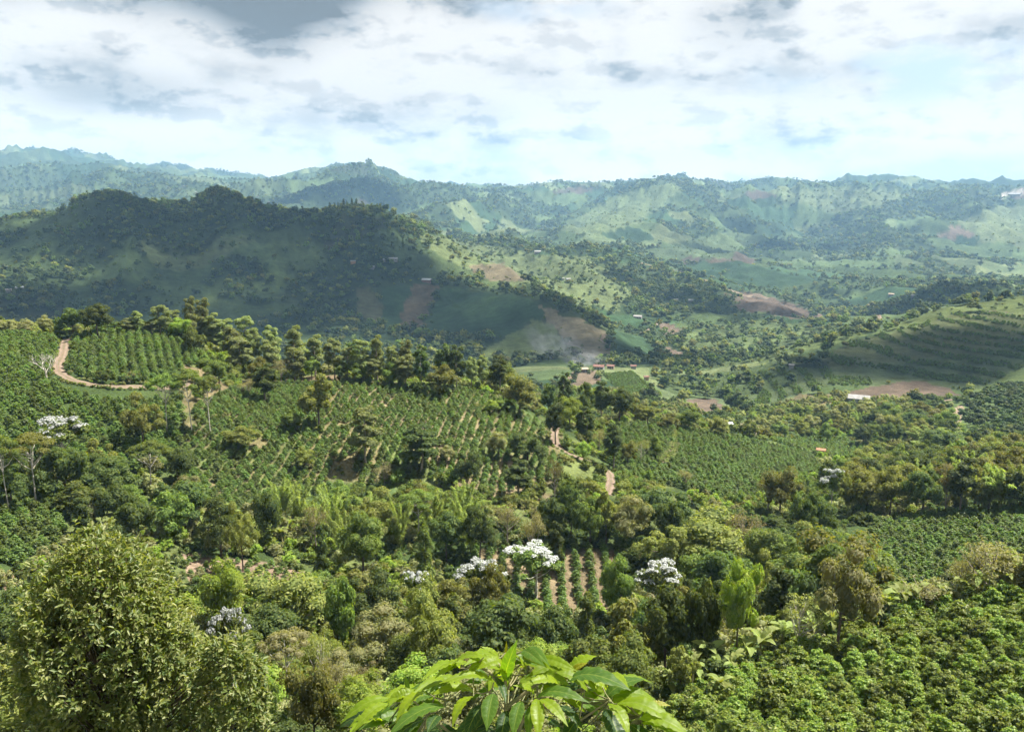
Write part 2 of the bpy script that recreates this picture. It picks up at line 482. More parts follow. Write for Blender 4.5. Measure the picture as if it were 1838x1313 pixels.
# ---------------------------------------------------------------- land cover (true surface colours) over the terrain
C_SCRUB, C_PAST, C_LIGHT, C_COFFEE = (.055, .08, .028), (.08, .115, .045), (.10, .13, .058), (.038, .068, .03)
C_SOIL, C_SOILB, C_DRY, C_FOREST, C_BROWN = (.105, .08, .058), (.125, .095, .07), (.17, .145, .075), (.032, .048, .02), (.11, .085, .055)
REG = [  # polygon in the photograph, nearest and farthest metres, colour, tree density 0..1 (None keeps what is there)
    ([(745, 508), (788, 512), (755, 588), (712, 592)], 700, 1200, C_BROWN, 0),
    ([(640, 520), (668, 515), (692, 560), (680, 578), (640, 562)], 700, 1200, (.10, .10, .05), 0),
    ([(790, 515), (960, 535), (1000, 560), (900, 605), (760, 605)], 700, 1100, C_COFFEE, 0),
    ([(690, 515), (745, 512), (712, 592), (685, 590)], 700, 1100, C_COFFEE, 0),
    ([(955, 572), (985, 580), (1030, 642), (850, 645)], 600, 1000, (.11, .14, .05), 0),
    ([(965, 545), (1000, 560), (1090, 595), (1085, 625), (1150, 652), (1040, 642), (985, 580)], 600, 1000, (.17, .145, .09), 0.02),
    ([(1095, 585), (1150, 590), (1182, 645), (1100, 632)], 600, 1000, C_COFFEE, 0),
    ([(1020, 550), (1180, 575), (1150, 592), (1090, 582)], 700, 1300, (.04, .075, .03), 0.03),
    ([(1183, 578), (1210, 583), (1265, 600), (1240, 614), (1190, 597)], 700, 1300, C_SOIL, 0),
    ([(1176, 640), (1194, 623), (1244, 635), (1210, 647)], 560, 1000, C_SOILB, 0),
    ([(1230, 718), (1250, 712), (1290, 717), (1328, 740), (1255, 744)], 380, 560, C_SOILB, 0),
    ([(1515, 706), (1565, 693), (1600, 690), (1650, 682), (1690, 687), (1732, 713), (1640, 716), (1535, 720)], 400, 640, (.115, .086, .062), 0),
    ([(1390, 735), (1440, 706), (1500, 705), (1530, 715), (1450, 730)], 400, 600, C_DRY, 0.05),
    ([(1470, 652), (1520, 615), (1620, 590), (1720, 560), (1838, 560), (1900, 600), (1838, 620), (1700, 640), (1560, 655), (1490, 667)], 500, 800, (.085, .098, .042), 0.03),
    ([(1240, 690), (1400, 660), (1500, 665), (1700, 640), (1900, 610), (1838, 660), (1740, 704), (1650, 683), (1560, 692), (1480, 692), (1380, 727), (1300, 717)], 450, 720, (.075, .098, .042), 0.02),
    ([(1745, 703), (1838, 652), (1900, 640), (1900, 690), (1790, 707)], 440, 700, (.11, .145, .05), 0),
    ([(1300, 528), (1345, 523), (1410, 540), (1480, 572), (1400, 570), (1320, 552)], 900, 1600, (.105, .078, .058), 0),
    ([(745, 415), (960, 455), (1060, 460), (1140, 520), (1110, 560), (1000, 540), (900, 508), (800, 472)], 1000, 2100, (.10, .125, .052), 0.2),
    ([(840, 480), (900, 470), (950, 505), (880, 505)], 1000, 2100, (.125, .105, .065), 0.06),
    ([(1050, 453), (1200, 490), (1335, 540), (1300, 562), (1160, 552), (1100, 500)], 900, 2000, (.05, .07, .03), 0.75),
    ([(1200, 600), (1330, 575), (1480, 580), (1560, 600), (1400, 645), (1270, 660)], 560, 1200, (.085, .112, .042), 0.5),
    ([(1585, 552), (1640, 523), (1700, 515), (1775, 535), (1690, 548), (1640, 562)], 800, 1400, C_FOREST, 1.6),
    ([(1640, 562), (1690, 548), (1740, 545), (1690, 565)], 800, 1400, (.10, .13, .05), 0),
    ([(1683, 422), (1710, 405), (1748, 412), (1740, 426), (1700, 428)], 2000, 4200, (.16, .115, .085), 0),
    ([(1720, 400), (1780, 372), (1900, 365), (1900, 440), (1760, 435)], 2000, 4600, (.115, .14, .065), 0.12),
    ([(1000, 410), (1100, 355), (1200, 325), (1230, 335), (1150, 400), (1060, 425)], 2000, 4600, (.105, .135, .06), 0.18),
    ([(1150, 460), (1300, 415), (1380, 425), (1300, 465)], 1800, 3600, (.08, .108, .048), 0.15),
    ([(1360, 340), (1560, 335), (1650, 350), (1500, 385)], 3000, 4800, (.11, .135, .062), 0.2),
    ([(1798, 352), (1815, 343), (1860, 338), (1860, 352)], 3000, 4800, (.4, .36, .31), 0),
    ([(0, 372), (60, 375), (70, 388), (0, 390)], 1300, 1600, (.16, .17, .07), 0.05),
    ([(1018, 682), (1030, 662), (1082, 664), (1075, 690), (1040, 695)], 450, 700, (.13, .10, .07), 0.35),
    ([(1080, 672), (1135, 668), (1190, 712), (1120, 712)], 430, 640, (.09, .13, .04), 0.02),
    ([(1690, 740), (1745, 715), (1838, 700), (1880, 800), (1720, 800)], 370, 560, (.085, .12, .045), 0.0),
    ([(1360, 800), (1480, 785), (1560, 800), (1550, 835), (1450, 825)], 260, 380, C_COFFEE, 0),
    ([(1165, 655), (1240, 676), (1330, 668), (1400, 642), (1430, 690), (1330, 716), (1230, 712), (1185, 702)], 430, 720, (.065, .09, .035), 0.4),
    ([(1560, 600), (1620, 580), (1700, 545), (1838, 530), (1900, 540), (1838, 560), (1720, 562), (1620, 592)], 560, 800, (.09, .115, .04), 0.25),
    # near fields: bare earth between the rows
    ([(320, 700), (420, 660), (600, 675), (860, 695), (1010, 770), (1000, 900), (830, 880), (600, 860), (330, 900)], 140, 240, (.15, .13, .065), None),
    ([(600, 690), (770, 690), (900, 790), (1000, 900), (860, 900), (700, 800)], 140, 240, (.21, .17, .10), None),
    ([(850, 985), (1105, 985), (1110, 1105), (1000, 1110)], 100, 135, (.21, .165, .10), 0),
    ([(320, 990), (470, 1010), (600, 1035), (600, 1075), (330, 1040)], 100, 140, (.25, .185, .13), 0),
    ([(0, 1040), (90, 985), (110, 1000), (20, 1060)], 95, 140, (.2, .14, .095), 0),
    ([(325, 650), (360, 655), (420, 700), (470, 705), (480, 730), (420, 730), (330, 690)], 170, 240, (.16, .13, .07), 0.),
    ([(485, 685), (520, 690), (515, 722), (490, 722)], 170, 240, (.18, .13, .08), 0),
    ([(535, 675), (610, 672), (610, 692), (540, 690)], 170, 240, (.17, .13, .075), 0),
    ([(1690, 745), (1730, 728), (1725, 770), (1705, 775)], 350, 520, (.22, .17, .12), 0),
]


def gully(x, y, r):
    """wooded gullies and hedge lines beyond the near ridge"""
    n = fbm(x / 200 + y / 700, y / 280, 21, 4, True)
    big = fbm(x / 380, y / 460, 31, 5)
    k_ = fbm(x / 40, y / 40, 35, 3)
    return sstep(n + .12 * (k_ - .5), 0.71, 0.77) * 0.9 + sstep(big + .1 * (k_ - .5), 0.555, 0.60) * 1.0


def cover(x, y, z):
    """albedo (N,3) and tree density (N,) for ground points"""
    r = np.hypot(x, y)
    px, py = proj(x, y, z)
    wx = x + 26 * (fbm(x / 60, y / 60, 41, 3) - .5); wy = y + 26 * (fbm(x / 60, y / 60, 44, 3) - .5)
    size = 90.0
    h1, h2, bd = cells(wx, wy, size, 50)
    g1, g2, gb = cells(wx, wy, 190.0, 70)
    far2 = r > 1500
    h1 = np.where(far2, g1, h1); h2 = np.where(far2, g2, h2); bd = np.where(far2, gb, bd)
    pal = np.array([C_SCRUB, C_PAST, C_LIGHT, C_COFFEE, C_SCRUB, (.125, .15, .065), (.075, .105, .04), C_SOIL, C_PAST, C_COFFEE])
    dens = np.array([.16, .015, .01, .02, .22, .012, .08, .0, .025, .03])
    k = np.minimum((h1 * 10).astype(int), 9)
    k = np.where((k == 7) & (h2 > 0.45), 1, k)
    c = pal[k] * (0.75 + 0.5 * h2)[..., None]
    t = dens[k] + 0.6 * (bd < np.where(far2, .035, .05)) * (h2 > .35)
    g = np.clip(gully(x, y, r), 0, 1)
    # the broad dark mountain on the left is mostly scrub and wood
    mtn = ((r > 700) & (r < 1900) & (px < 1000) & (py > 338 - 0 * px)).astype(float) * sstep(-px, -960, -700)
    c = c * (1 - 0.25 * mtn[..., None]) + np.array((.05, .075, .03)) * 0.25 * mtn[..., None]
    g = np.maximum(g, mtn * (0.10 + 0.75 * sstep(fbm(x / 120, y / 120, 61, 4), .47, .56)))
    lw = ((r > 3200) & (r < 5000) & (px < 520)).astype(float)                 # wooded far hill with scattered houses
    g = np.maximum(g, lw * 0.45)
    t = np.maximum(t, g)
    c = c * (1 - 0.8 * g[..., None]) + np.array(C_FOREST) * 0.8 * g[..., None]
    near = 1 - sstep(r, 340, 420)
    nn = fbm(x / 14, y / 14, 81, 4)
    cn = np.array((.05, .075, .025)) + (np.array((.12, .145, .05)) - np.array((.05, .075, .025))) * sstep(nn, .4, .65)[..., None]
    c = c * (1 - near[..., None]) + cn * near[..., None]
    for poly, r0, r1, col, dn in REG:
        s = (r > r0) & (r < r1)
        xs = [q[0] for q in poly]; ys = [q[1] for q in poly]
        s &= (px > min(xs)) & (px < max(xs)) & (py > min(ys)) & (py < max(ys))
        if not s.any(): continue
        idx = np.nonzero(s)
        jx = px[idx] + 30 * (fbm(x[idx] / 22, y[idx] / 22, 90, 4) - .5); jy = py[idx] + 14 * (fbm(x[idx] / 22, y[idx] / 22, 95, 4) - .5)
        ii = inpoly(jx, jy, poly)
        sel = tuple(q[ii] for q in idx)
        v = 0.72 + 0.56 * fbm(x[sel] / (4 + r[sel] / 60), y[sel] / (4 + r[sel] / 60), 99, 4)
        if dn is None:
            a = sstep(fbm(x[sel] / 6, y[sel] / 6, 98, 3), .34, .56)[:, None]
            c[sel] = c[sel] * (1 - a) + np.array(col) * v[:, None] * a
        else:
            c[sel] = np.array(col) * v[:, None]; t[sel] = dn
    v = 0.78 + 0.44 * fbm(x / (2 + r / 90), y / (2 + r / 90), 97, 4)
    return c * v[..., None] * .8, t


ALB, TDN = cover(GX, GY, H)

# ---------------------------------------------------------------- terrain sheet
m_ground, n = mat_new('hillside_ground')
att = n.n('ShaderNodeAttribute', attribute_name='cover')
pos = n.n('ShaderNodeTexCoord').outputs['Object']
f1 = n.noise(pos, 1.3, 6, 0.65); f2 = n.noise(pos, 0.12, 5, 0.65); f3 = n.noise(pos, 0.021, 6, 0.7)
k = n.m('MULTIPLY', n.ss(f1, 0.25, 0.75, 0.7, 1.3), n.m('MULTIPLY', n.ss(f2, 0.25, 0.75, 0.72, 1.28), n.ss(f3, 0.3, 0.7, 0.78, 1.22)))
cc = n.n('ShaderNodeCombineXYZ')
for q in range(3): n.put(cc.inputs[q], k)
out(n, bsdf(n, n.mix(1.0, att.outputs['Color'], cc.outputs[0], 'MULTIPLY'), 0.95, 0.05, bump(n, n.m('ADD', f1, n.m('MULTIPLY', f2, 6.0)), 0.6, 0.5)))

idx = np.arange(NR * NA).reshape(NR, NA)
q = np.stack([idx[:-1, :-1], idx[:-1, 1:], idx[1:, 1:], idx[1:, :-1]], -1).reshape(-1, 4)[:, ::-1]
me = mesh('terrain', np.stack([GX, GY, H], -1).reshape(-1, 3), q, m_ground, True)
ca = me.color_attributes.new('cover', 'FLOAT_COLOR', 'POINT')
ca.data.foreach_set('color', np.concatenate([ALB.reshape(-1, 3), np.ones((NR * NA, 1))], 1).astype(np.float32).ravel())
terrain = link('terrain', me, kind='structure')

# ---------------------------------------------------------------- haze: the valley air, one closed box of even density
zlo, zhi = float(H.min()) - 1.0, max(float(H.max()), 0.0) + 25.0
m_haze, n = mat_new('valley_air')
pv = n.n('ShaderNodeVolumePrincipled')
pv.inputs['Color'].default_value = (0.37, 0.665, 1.0, 1)
pv.inputs['Density'].default_value = 0.0001
pv.inputs['Anisotropy'].default_value = 0.1
o = n.n('ShaderNodeOutputMaterial'); n.put(o.inputs['Volume'], pv.outputs[0])
bx = [(-9400, -40), (9400, -40), (9400, 9500), (-9400, 9500)]
hv = [(x, y, zlo) for x, y in bx] + [(x, y, zhi) for x, y in bx]
link('haze', mesh('haze', hv, [[3, 2, 1, 0], [4, 5, 6, 7], [0, 1, 5, 4], [1, 2, 6, 5], [2, 3, 7, 6], [3, 0, 4, 7]], m_haze), kind='stuff')

# ---------------------------------------------------------------- clouds overhead that throw the broad shadows on the hills
m_cloud, n = mat_new('cloud_body')
tr = n.n('ShaderNodeBsdfTranslucent'); tr.inputs[0].default_value = (.85, .87, .9, 1)
mx = n.n('ShaderNodeMixShader'); mx.inputs[0].default_value = 0.4
n.put(mx.inputs[1], bsdf(n, (.88, .89, .9), 1.0, 0.0)); n.put(mx.inputs[2], tr.outputs[0])
thin = n.n('ShaderNodeBsdfTransparent'); m2 = n.n('ShaderNodeMixShader'); m2.inputs[0].default_value = 0.77
n.put(m2.inputs[1], mx.outputs[0]); n.put(m2.inputs[2], thin.outputs[0]); out(n, m2.outputs[0])


def ico(sub=2):
    import bmesh
    b = bmesh.new(); bmesh.ops.create_icosphere(b, subdivisions=sub, radius=1.0)
    v = np.array([q.co[:] for q in b.verts]); f = np.array([[w_.index for w_ in q.verts] for q in b.faces]); b.free()
    return v, f


IV, IF = ico(2)


def cloud(shadow_pts, rad, up=1300.0):
    """a cumulus whose shadow falls on the given ground points (x, y)"""
    vs, fs, o = [], [], 0
    for (x, y) in shadow_pts:
        g = Vector((x, y, float(zat(x, y))))
        c0 = g + SUN_DIR * ((up - g.z) / SUN_DIR.z)
        for _ in range(7):
            rr_ = rad * random.uniform(.45, .8)
            p = np.array((c0.x + random.uniform(-.6, .6) * rad, c0.y + random.uniform(-.6, .6) * rad, up + rr_ * random.uniform(.1, .5)))
            d = 1 + 0.35 * (fbm(IV[:, 0] * 2 + x + _, IV[:, 1] * 2 + IV[:, 2] * 2, 7, 3) - .5)
            q = IV * d[:, None] * rr_ * np.array((1, 1, .55)) + p
            q[:, 2] = np.maximum(q[:, 2], up - 0.12 * rr_)
            vs.append(q); fs.append(IF + o); o += len(IV)
    link('cloud', mesh('cloud', np.concatenate(vs), np.concatenate(fs), m_cloud, True), kind='structure')


def plan(px, py, rmin=300):
    p, _ = cast(px, py, 0, rmin)
    return (p.x, p.y)


cloud([plan(x, y, 690) for x, y in ((150, 364), (200, 360), (250, 374), (310, 374), (385, 350), (430, 364), (500, 386), (40, 440), (40, 540), (170, 420), (170, 520), (300, 400), (300, 480), (300, 570), (420, 390), (420, 470), (420, 560), (540, 420), (540, 500), (540, 580))], 96)
cloud([plan(x, y, 640) for x, y in ((640, 400), (690, 470), (640, 520), (700, 560), (700, 440), (745, 480), (760, 540), (830, 540), (800, 600), (900, 590), (950, 560), (1010, 590), (1060, 615), (1120, 630))], 70)
cloud([plan(x, y, 470) for x, y in ((1500, 655), (1560, 640), (1600, 660), (1640, 615), (1670, 640), (1700, 665), (1740, 610), (1770, 640), (1840, 600), (1840, 640))], 35)
cloud([plan(x, y, 1800) for x, y in ((1330, 410), (1400, 440), (1280, 450), (1460, 450))], 130)
cloud([plan(x, y, 900) for x, y in ((1120, 500), (1220, 530), (1300, 550), (1400, 560))], 60)
cloud([plan(x, y, 3000) for x, y in ((600, 330), (560, 345), (680, 345))], 170)
cloud([plan(x, y, 1000) for x, y in ((1640, 540), (1700, 530))], 60)

# ---------------------------------------------------------------- foliage builders
def unit(a):
    return a / np.maximum(np.linalg.norm(a, axis=-1, keepdims=True), 1e-6)


def leaf_cards(P, N, L, W, rng, along=None, fold=0.18):
    """pointed leaves: one folded diamond each; P, N (n,3); L, W sizes"""
    n = len(P)
    N = unit(N)
    d = rng.normal(size=(n, 3)) if along is None else along + 0.35 * rng.normal(size=(n, 3))
    d = unit(d - N * (d * N).sum(1, keepdims=True))
    s = np.cross(N, d)
    l = (L * rng.uniform(.65, 1.25, n))[:, None]; w_ = (W * rng.uniform(.7, 1.25, n))[:, None]
    v = np.stack([P - d * l * .5, P + s * w_ * .5 + N * w_ * fold - d * l * .08, P + d * l * .5 - N * l * .1, P - s * w_ * .5 + N * w_ * fold - d * l * .08], 1)
    f = np.arange(4 * n).reshape(n, 4)
    return v.reshape(-1, 3), f


_t = [(0, 0, -1)] + [(math.cos(a) * .8, math.sin(a) * .8, -.5) for a in np.arange(6) * 1.0472] + [(math.cos(a) * .95, math.sin(a) * .95, .25) for a in np.arange(6) * 1.0472 + .5] + [(0, 0, 1)]
OCT = np.array(_t)
OCF = np.array([[0, 1 + (i + 1) % 6, 1 + i, 0] for i in range(6)] + [[1 + i, 1 + (i + 1) % 6, 7 + (i + 1) % 6, 7 + i] for i in range(6)] + [[7 + i, 7 + (i + 1) % 6, 13, 13] for i in range(6)])


def clump_leaves(clumps, n, L, W, seed, low=-0.15, jitter=0.46, upb=0.5, shell=0.13, core=0.72):
    rng = np.random.default_rng(seed)
    c = np.array(clumps, float)
    wt = (c[:, 3] * c[:, 4] * c[:, 5]) ** (2 / 3)
    k = rng.choice(len(c), n, p=wt / wt.sum())
    d = unit(rng.normal(size=(n, 3)))
    flip = (d[:, 2] < low) & (rng.random(n) < .75)
    d[flip, 2] *= -1
    rad = (1 - np.abs(rng.normal(size=n)) * shell) * (1 + .55 * (fbm(d[:, 0] * 2.6 + k * 5.1 + d[:, 2], d[:, 1] * 2.6 - d[:, 2] * 2.1 + k, 3, 2) - .5))
    P = c[k, :3] + d * c[k, 3:6] * rad[:, None]
    N = unit(d / c[k, 3:6]) + np.array((0, 0, upb)) + jitter * rng.normal(size=(n, 3))
    v, f = leaf_cards(P, N, L, W, rng)
    if not core: return v, f
    cv = np.concatenate([c[i, :3] + OCT * c[i, 3:6] * core * rng.uniform(.8, 1.1, (len(OCT), 1)) for i in range(len(c))])      # solid blob added inside each clump to block light and darken its gaps
    cf = np.concatenate([OCF + len(OCT) * i for i in range(len(c))]) + len(v)
    return np.concatenate([v, cv]), np.concatenate([f, cf])


def trunk_mesh(name, H, r0, lean=0.0, branches=(), n=6, mat=None, fork=None, seed=0):
    rng = random.Random(seed)
    pts = [(0, 0, -0.6)]; K = 5
    ox = oy = 0
    for i in range(1, K + 1):
        ox += rng.uniform(-.02, .02) * H; oy += rng.uniform(-.02, .02) * H
        pts.append((ox + lean * H * (i / K) ** 2, oy, H * i / K))
    parts = [tube(pts, [r0 * (1.25 if i == 0 else 1 - .7 * i / K) for i in range(K + 1)], n)]
    for (t, tgt) in branches:
        b = Vector(pts[0]).lerp(Vector(pts[-1]), t); b.x = np.interp(t * H, [p[2] for p in pts], [p[0] for p in pts]); b.y = np.interp(t * H, [p[2] for p in pts], [p[1] for p in pts]); b.z = t * H
        e = Vector(tgt); m_ = b.lerp(e, .5) + Vector((0, 0, -.08 * (e - b).length))
        parts.append(tube([b, m_, e], [r0 * .5 * (1 - .5 * t), r0 * .3, r0 * .1], 5))
    return mesh(name, *join(parts), mat, True)


# foliage colours are leaf albedos
G = dict(
    ridge=[(.11, .145, .05), (.18, .215, .08), (.26, .28, .12)],
    dark=[(.035, .065, .024), (.06, .095, .032), (.10, .135, .045)],
    olive=[(.075, .10, .03), (.125, .15, .048), (.19, .205, .075)],
    green=[(.055, .095, .028), (.095, .145, .04), (.15, .195, .06)],
    bright=[(.09, .155, .025), (.145, .215, .04), (.21, .265, .07)],
    pale=[(.12, .15, .08), (.175, .205, .115), (.24, .255, .15)],
    dry=[(.13, .12, .06), (.18, .165, .09), (.25, .225, .13)],
    bamboo=[(.15, .205, .055), (.215, .27, .08), (.29, .325, .12)],
    banana=[(.09, .145, .04), (.155, .21, .07), (.25, .285, .13)],
    white=[(.28, .30, .27), (.42, .435, .42), (.54, .55, .54)],
    coffee=[(.045, .09, .025), (.08, .135, .038), (.14, .195, .06)],
    coffee_near=[(.045, .095, .018), (.11, .175, .03), (.21, .265, .06)],
    far=[(.05, .078, .03), (.08, .11, .04), (.12, .145, .055)],
    fardark=[(.03, .052, .022), (.046, .072, .028), (.072, .10, .038)],
)
G = {k: [(r_ * 1.3, g_ * 1.19, b_ * .95) if k not in ('white', 'far', 'fardark', 'ridge', 'dry', 'bamboo') else (r_, g_, b_) for r_, g_, b_ in v] for k, v in G.items()}
ML = {k: mat_leaf('leaves_' + k, v, 0.46 if k != 'bamboo' else 0.52, 0.62 if 'coffee' not in k else 0.5, 0.2 if 'coffee' not in k else 0.32) for k, v in G.items() if k != 'white'}
ML['white'] = mat_leaf('leaves_white', G['white'], 0.25, 0.7, 0.2, (.95, 1., .9))
M_BARK = mat_plain('bark_grey', (.16, .13, .10), (.30, .26, .21), 3.0)
M_BARKP = mat_plain('bark_pale', (.36, .32, .27), (.56, .52, .46), 3.0)
M_BARKD = mat_plain('bark_dark', (.07, .05, .035), (.14, .11, .08), 3.0)


def sph_clumps(seed, H, R, zc, hz, n, size, flat=.75, low=-.5):
    """clumps over an uneven, lopsided crown, some limbs longer, some missing"""
    rng = np.random.default_rng(seed); cl = []
    ph = rng.uniform(0, 6.28, 3); off = rng.uniform(-.16, .16, 2) * R
    for i in range(n):
        if i > 3 and rng.random() < .16: continue
        z = low + (1 - low) * (i + .5) / n + rng.uniform(-.1, .1)
        z = min(max(z, -.9), .97)
        a = i * 2.39996 + rng.uniform(-.6, .6); rad = math.sqrt(1 - z * z)
        k = rng.uniform(.55, .98) * (1 + .2 * math.sin(2 * a + ph[0]) + .14 * math.sin(3 * a + ph[1]))
        s = size * rng.uniform(.55, 1.4)
        cl.append((off[0] + math.cos(a) * rad * R * k, off[1] + math.sin(a) * rad * R * k, zc + z * hz * min(k, 1.05), s, s * rng.uniform(.8, 1.2), s * flat * rng.uniform(.8, 1.25)))
    cl.append((off[0] * .5, off[1] * .5, zc - .1 * hz, R * .5, R * .5, hz * .55))
    return cl


SPEC = {}      # name -> list of (trunk mesh, crown mesh, extra mesh or None), nominal height and crown width


def species(name, H, Wd, variants):
    SPEC[name] = (H, Wd, variants)


def v_ridge(seed, mat, n=3600):           # tall forest tree with stacked flattish clumps
    rng = random.Random(seed); cl = []; br = []
    for i in range(15):
        t = i / 14; z = 4.6 + 6.8 * t + rng.uniform(-.3, .3)
        R = 2.5 * math.sqrt(max(0.05, 1 - ((t - .42) / .66) ** 2)); a = i * 2.4 + rng.uniform(-.5, .5); k = rng.uniform(.45, .8)
        s = rng.uniform(1.0, 1.6) * (1.05 - .35 * t)
        cl.append((math.cos(a) * R * k, math.sin(a) * R * k, z, s, s, s * .72))
        if i % 2: br.append((min(.92, (z - 1) / 11.5), (math.cos(a) * R * k, math.sin(a) * R * k, z)))
    return (trunk_mesh('trunk', 11.2, .2, .01, br, 6, M_BARK, seed=seed), mesh('crown', *clump_leaves(cl, n, .46, .27, seed, upb=.6), mat), None)


def v_round(seed, mat, n=4300, R=4.0, H=9.0, L=.46, size=1.55):
    cl = sph_clumps(seed, H, R, 5.3, 3.7, 20, size)
    br = [(.45 + .04 * i, c[:3]) for i, c in enumerate(cl[:8])]
    return (trunk_mesh('trunk', 7.0, .26, 0, br, 6, M_BARKD, seed=seed), mesh('crown', *clump_leaves(cl, n, L, L * .55, seed), mat), None)


def v_umbrella(seed, mat, n=2600, bark=None, L=.36, flat=.36):
    rng = random.Random(seed); cl = []; br = []
    for i in range(17):
        a = i * 2.4; k = math.sqrt((i + .5) / 17); R = 4.2 * k
        s = rng.uniform(1.0, 1.5)
        c = (math.cos(a) * R, math.sin(a) * R, 8.5 - 1.5 * k * k + rng.uniform(-.35, .35), s, s, s * flat)
        cl.append(c)
        if i > 4: br.append((rng.uniform(.56, .84), (c[0] * .9, c[1] * .9, c[2] - .15)))
    return (trunk_mesh('trunk', 7.9, .19, .02, br, 6, bark or M_BARKP, seed=seed), mesh('crown', *clump_leaves(cl, n, L, L * .5, seed, upb=.7), mat), None)


def v_white(seed, n=2300):
    rng = random.Random(seed)
    cl = sph_clumps(seed, 9, 3.9, 6.2, 2.3, 18, 1.15, .6, -.2)
    top = []
    for _ in range(84):
        c = cl[rng.randrange(3, len(cl) - 1)]; a = rng.uniform(0, 6.28); q = rng.uniform(.3, .95); s = rng.uniform(.32, .56)
        top.append((c[0] + math.cos(a) * c[3] * q, c[1] + math.sin(a) * c[4] * q, c[2] + c[5] * (1.08 - .6 * q), s, s, s * .6))
    br = [(.5 + .03 * i, c[:3]) for i, c in enumerate(cl[:10])]
    return (trunk_mesh('trunk', 7.2, .2, .01, br, 6, M_BARKP, seed=seed), mesh('crown', *clump_leaves(cl, n, .42, .24, seed), ML['green']),
            mesh('pale_leaf_tufts', *clump_leaves(top, 2300, .34, .2, seed + 9, upb=.6, low=-.1, core=0), ML['white']))


def v_dry(seed, n=1500, mat=None, bark=None):
    cl = sph_clumps(seed, 9, 3.8, 6.0, 2.6, 18, 1.2, .6, -.2)
    br = [(.3 + .035 * i, c[:3]) for i, c in enumerate(cl)]
    return (trunk_mesh('trunk', 7.0, .22, .03, br, 6, bark or M_BARK, seed=seed), mesh('crown', *clump_leaves(cl, n, .34, .16, seed, jitter=.9, shell=.35, core=0), mat or ML['dry']), None)


def v_column(seed, mat, n=3000):
    rng = random.Random(seed); cl = []
    for i in range(13):
        t = i / 12; R = 1.5 * (1 - .55 * t ** 2); a = i * 2.4
        s = rng.uniform(.9, 1.3) * (1 - .3 * t)
        cl.append((math.cos(a) * R * .7, math.sin(a) * R * .7, .8 + 7.0 * t, s, s, s * .9))
    return (trunk_mesh('trunk', 7.0, .2, .03, (), 6, M_BARKD, seed=seed), mesh('crown', *clump_leaves(cl, n, .42, .26, seed), mat), None)


def v_bamboo(seed, n_c=16):
    rng = random.Random(seed); nr = np.random.default_rng(seed); st = []; Ps, Ns, Al = [], [], []
    for i in range(n_c):
        a = rng.uniform(0, 6.28); r0 = rng.uniform(0, 1.1); Hh = rng.uniform(8.0, 11.5); bend = rng.uniform(1.6, 5.0)
        pts = []
        for k in range(8):
            t = k / 7
            o = r0 + .5 * t + bend * t ** 2.3
            pts.append(Vector((math.cos(a) * o, math.sin(a) * o, Hh * (t - .2 * t ** 3.2 * bend / 3) - .3)))
        st.append(tube(pts, [.07 * (1 - .8 * k / 7) + .008 for k in range(8)], 4))
        m_ = 270
        t = nr.uniform(.28, 1, m_) ** .8 * 6.999; k = t.astype(int); fr = (t - k)[:, None]
        A = np.array([p[:] for p in pts]); Q = A[k] * (1 - fr) + A[np.minimum(k + 1, 7)] * fr
        side = unit(nr.normal(size=(m_, 3)) * np.array((1, 1, .4)))
        spread = (.15 + .85 * nr.random(m_)) * (1.15 - .1 * t)
        Q = Q + side * spread[:, None] + np.array((0, 0, -1)) * (spread ** 2 * .55)[:, None]
        Ps.append(Q); Ns.append(side * .35 + np.array((0, 0, 1)) + .35 * nr.normal(size=(m_, 3))); Al.append(side + np.array((0, 0, -.9)))
    v, f = leaf_cards(np.concatenate(Ps), np.concatenate(Ns), .62, .15, nr, np.concatenate(Al))
    return (mesh('culms', *join(st), mat_bamboo, True), mesh('crown', v, f, ML['bamboo']), None)


mat_bamboo = mat_plain('bamboo_culm', (.16, .20, .06), (.30, .31, .10), 2.0)
species('ridge', 11.8, 5.2, [v_ridge(s, ML['ridge']) for s in (1, 2, 3)])
species('ridge_dark', 11.8, 5.2, [v_ridge(s, ML['dark'], 4300) for s in (4, 5)])
species('round', 9.0, 8.2, [v_round(6, ML['green']), v_round(7, ML['green'], 3000, L=.6, size=1.3), v_round(61, ML['green'], 5000, L=.4, size=1.2)])
species('dark', 9.0, 8.2, [v_round(8, ML['dark']), v_round(9, ML['dark'], 3000, L=.6), v_round(62, ML['dark'], 4600, L=.42, size=1.2)])
species('olive', 9.0, 8.2, [v_round(10, ML['olive'], 3900, L=.42, size=1.4), v_round(11, ML['olive'], 3000, L=.55, size=1.2), v_round(12, ML['olive'], 4800, L=.36, size=1.15), v_round(63, ML['olive'], 3300, L=.46, size=1.7)])
species('bright', 9.0, 8.2, [v_round(13, ML['bright'], 4300, L=.4)])
species('pale', 9.0, 8.2, [v_round(14, ML['pale'], 3600, L=.36, size=1.3), v_round(15, ML['pale'], 3600, L=.36, size=1.3)])
species('umbrella', 9.0, 9.0, [v_umbrella(16, ML['olive']), v_umbrella(17, ML['green'])])
species('brown_umbrella', 9.0, 9.0, [v_umbrella(18, ML['dry'], 2300, L=.32)])
species('white', 9.0, 8.4, [v_white(19), v_white(20)])
species('dry', 9.0, 8.4, [v_dry(21), v_dry(22)])
species('grey', 9.0, 8.4, [v_dry(23, 1300, ML['pale'], M_BARKP)])
species('column', 8.7, 4.2, [v_column(24, ML['green']), v_column(25, ML['dark'])])
species('bamboo', 10.5, 8.0, [v_bamboo(26), v_bamboo(27), v_bamboo(28)])


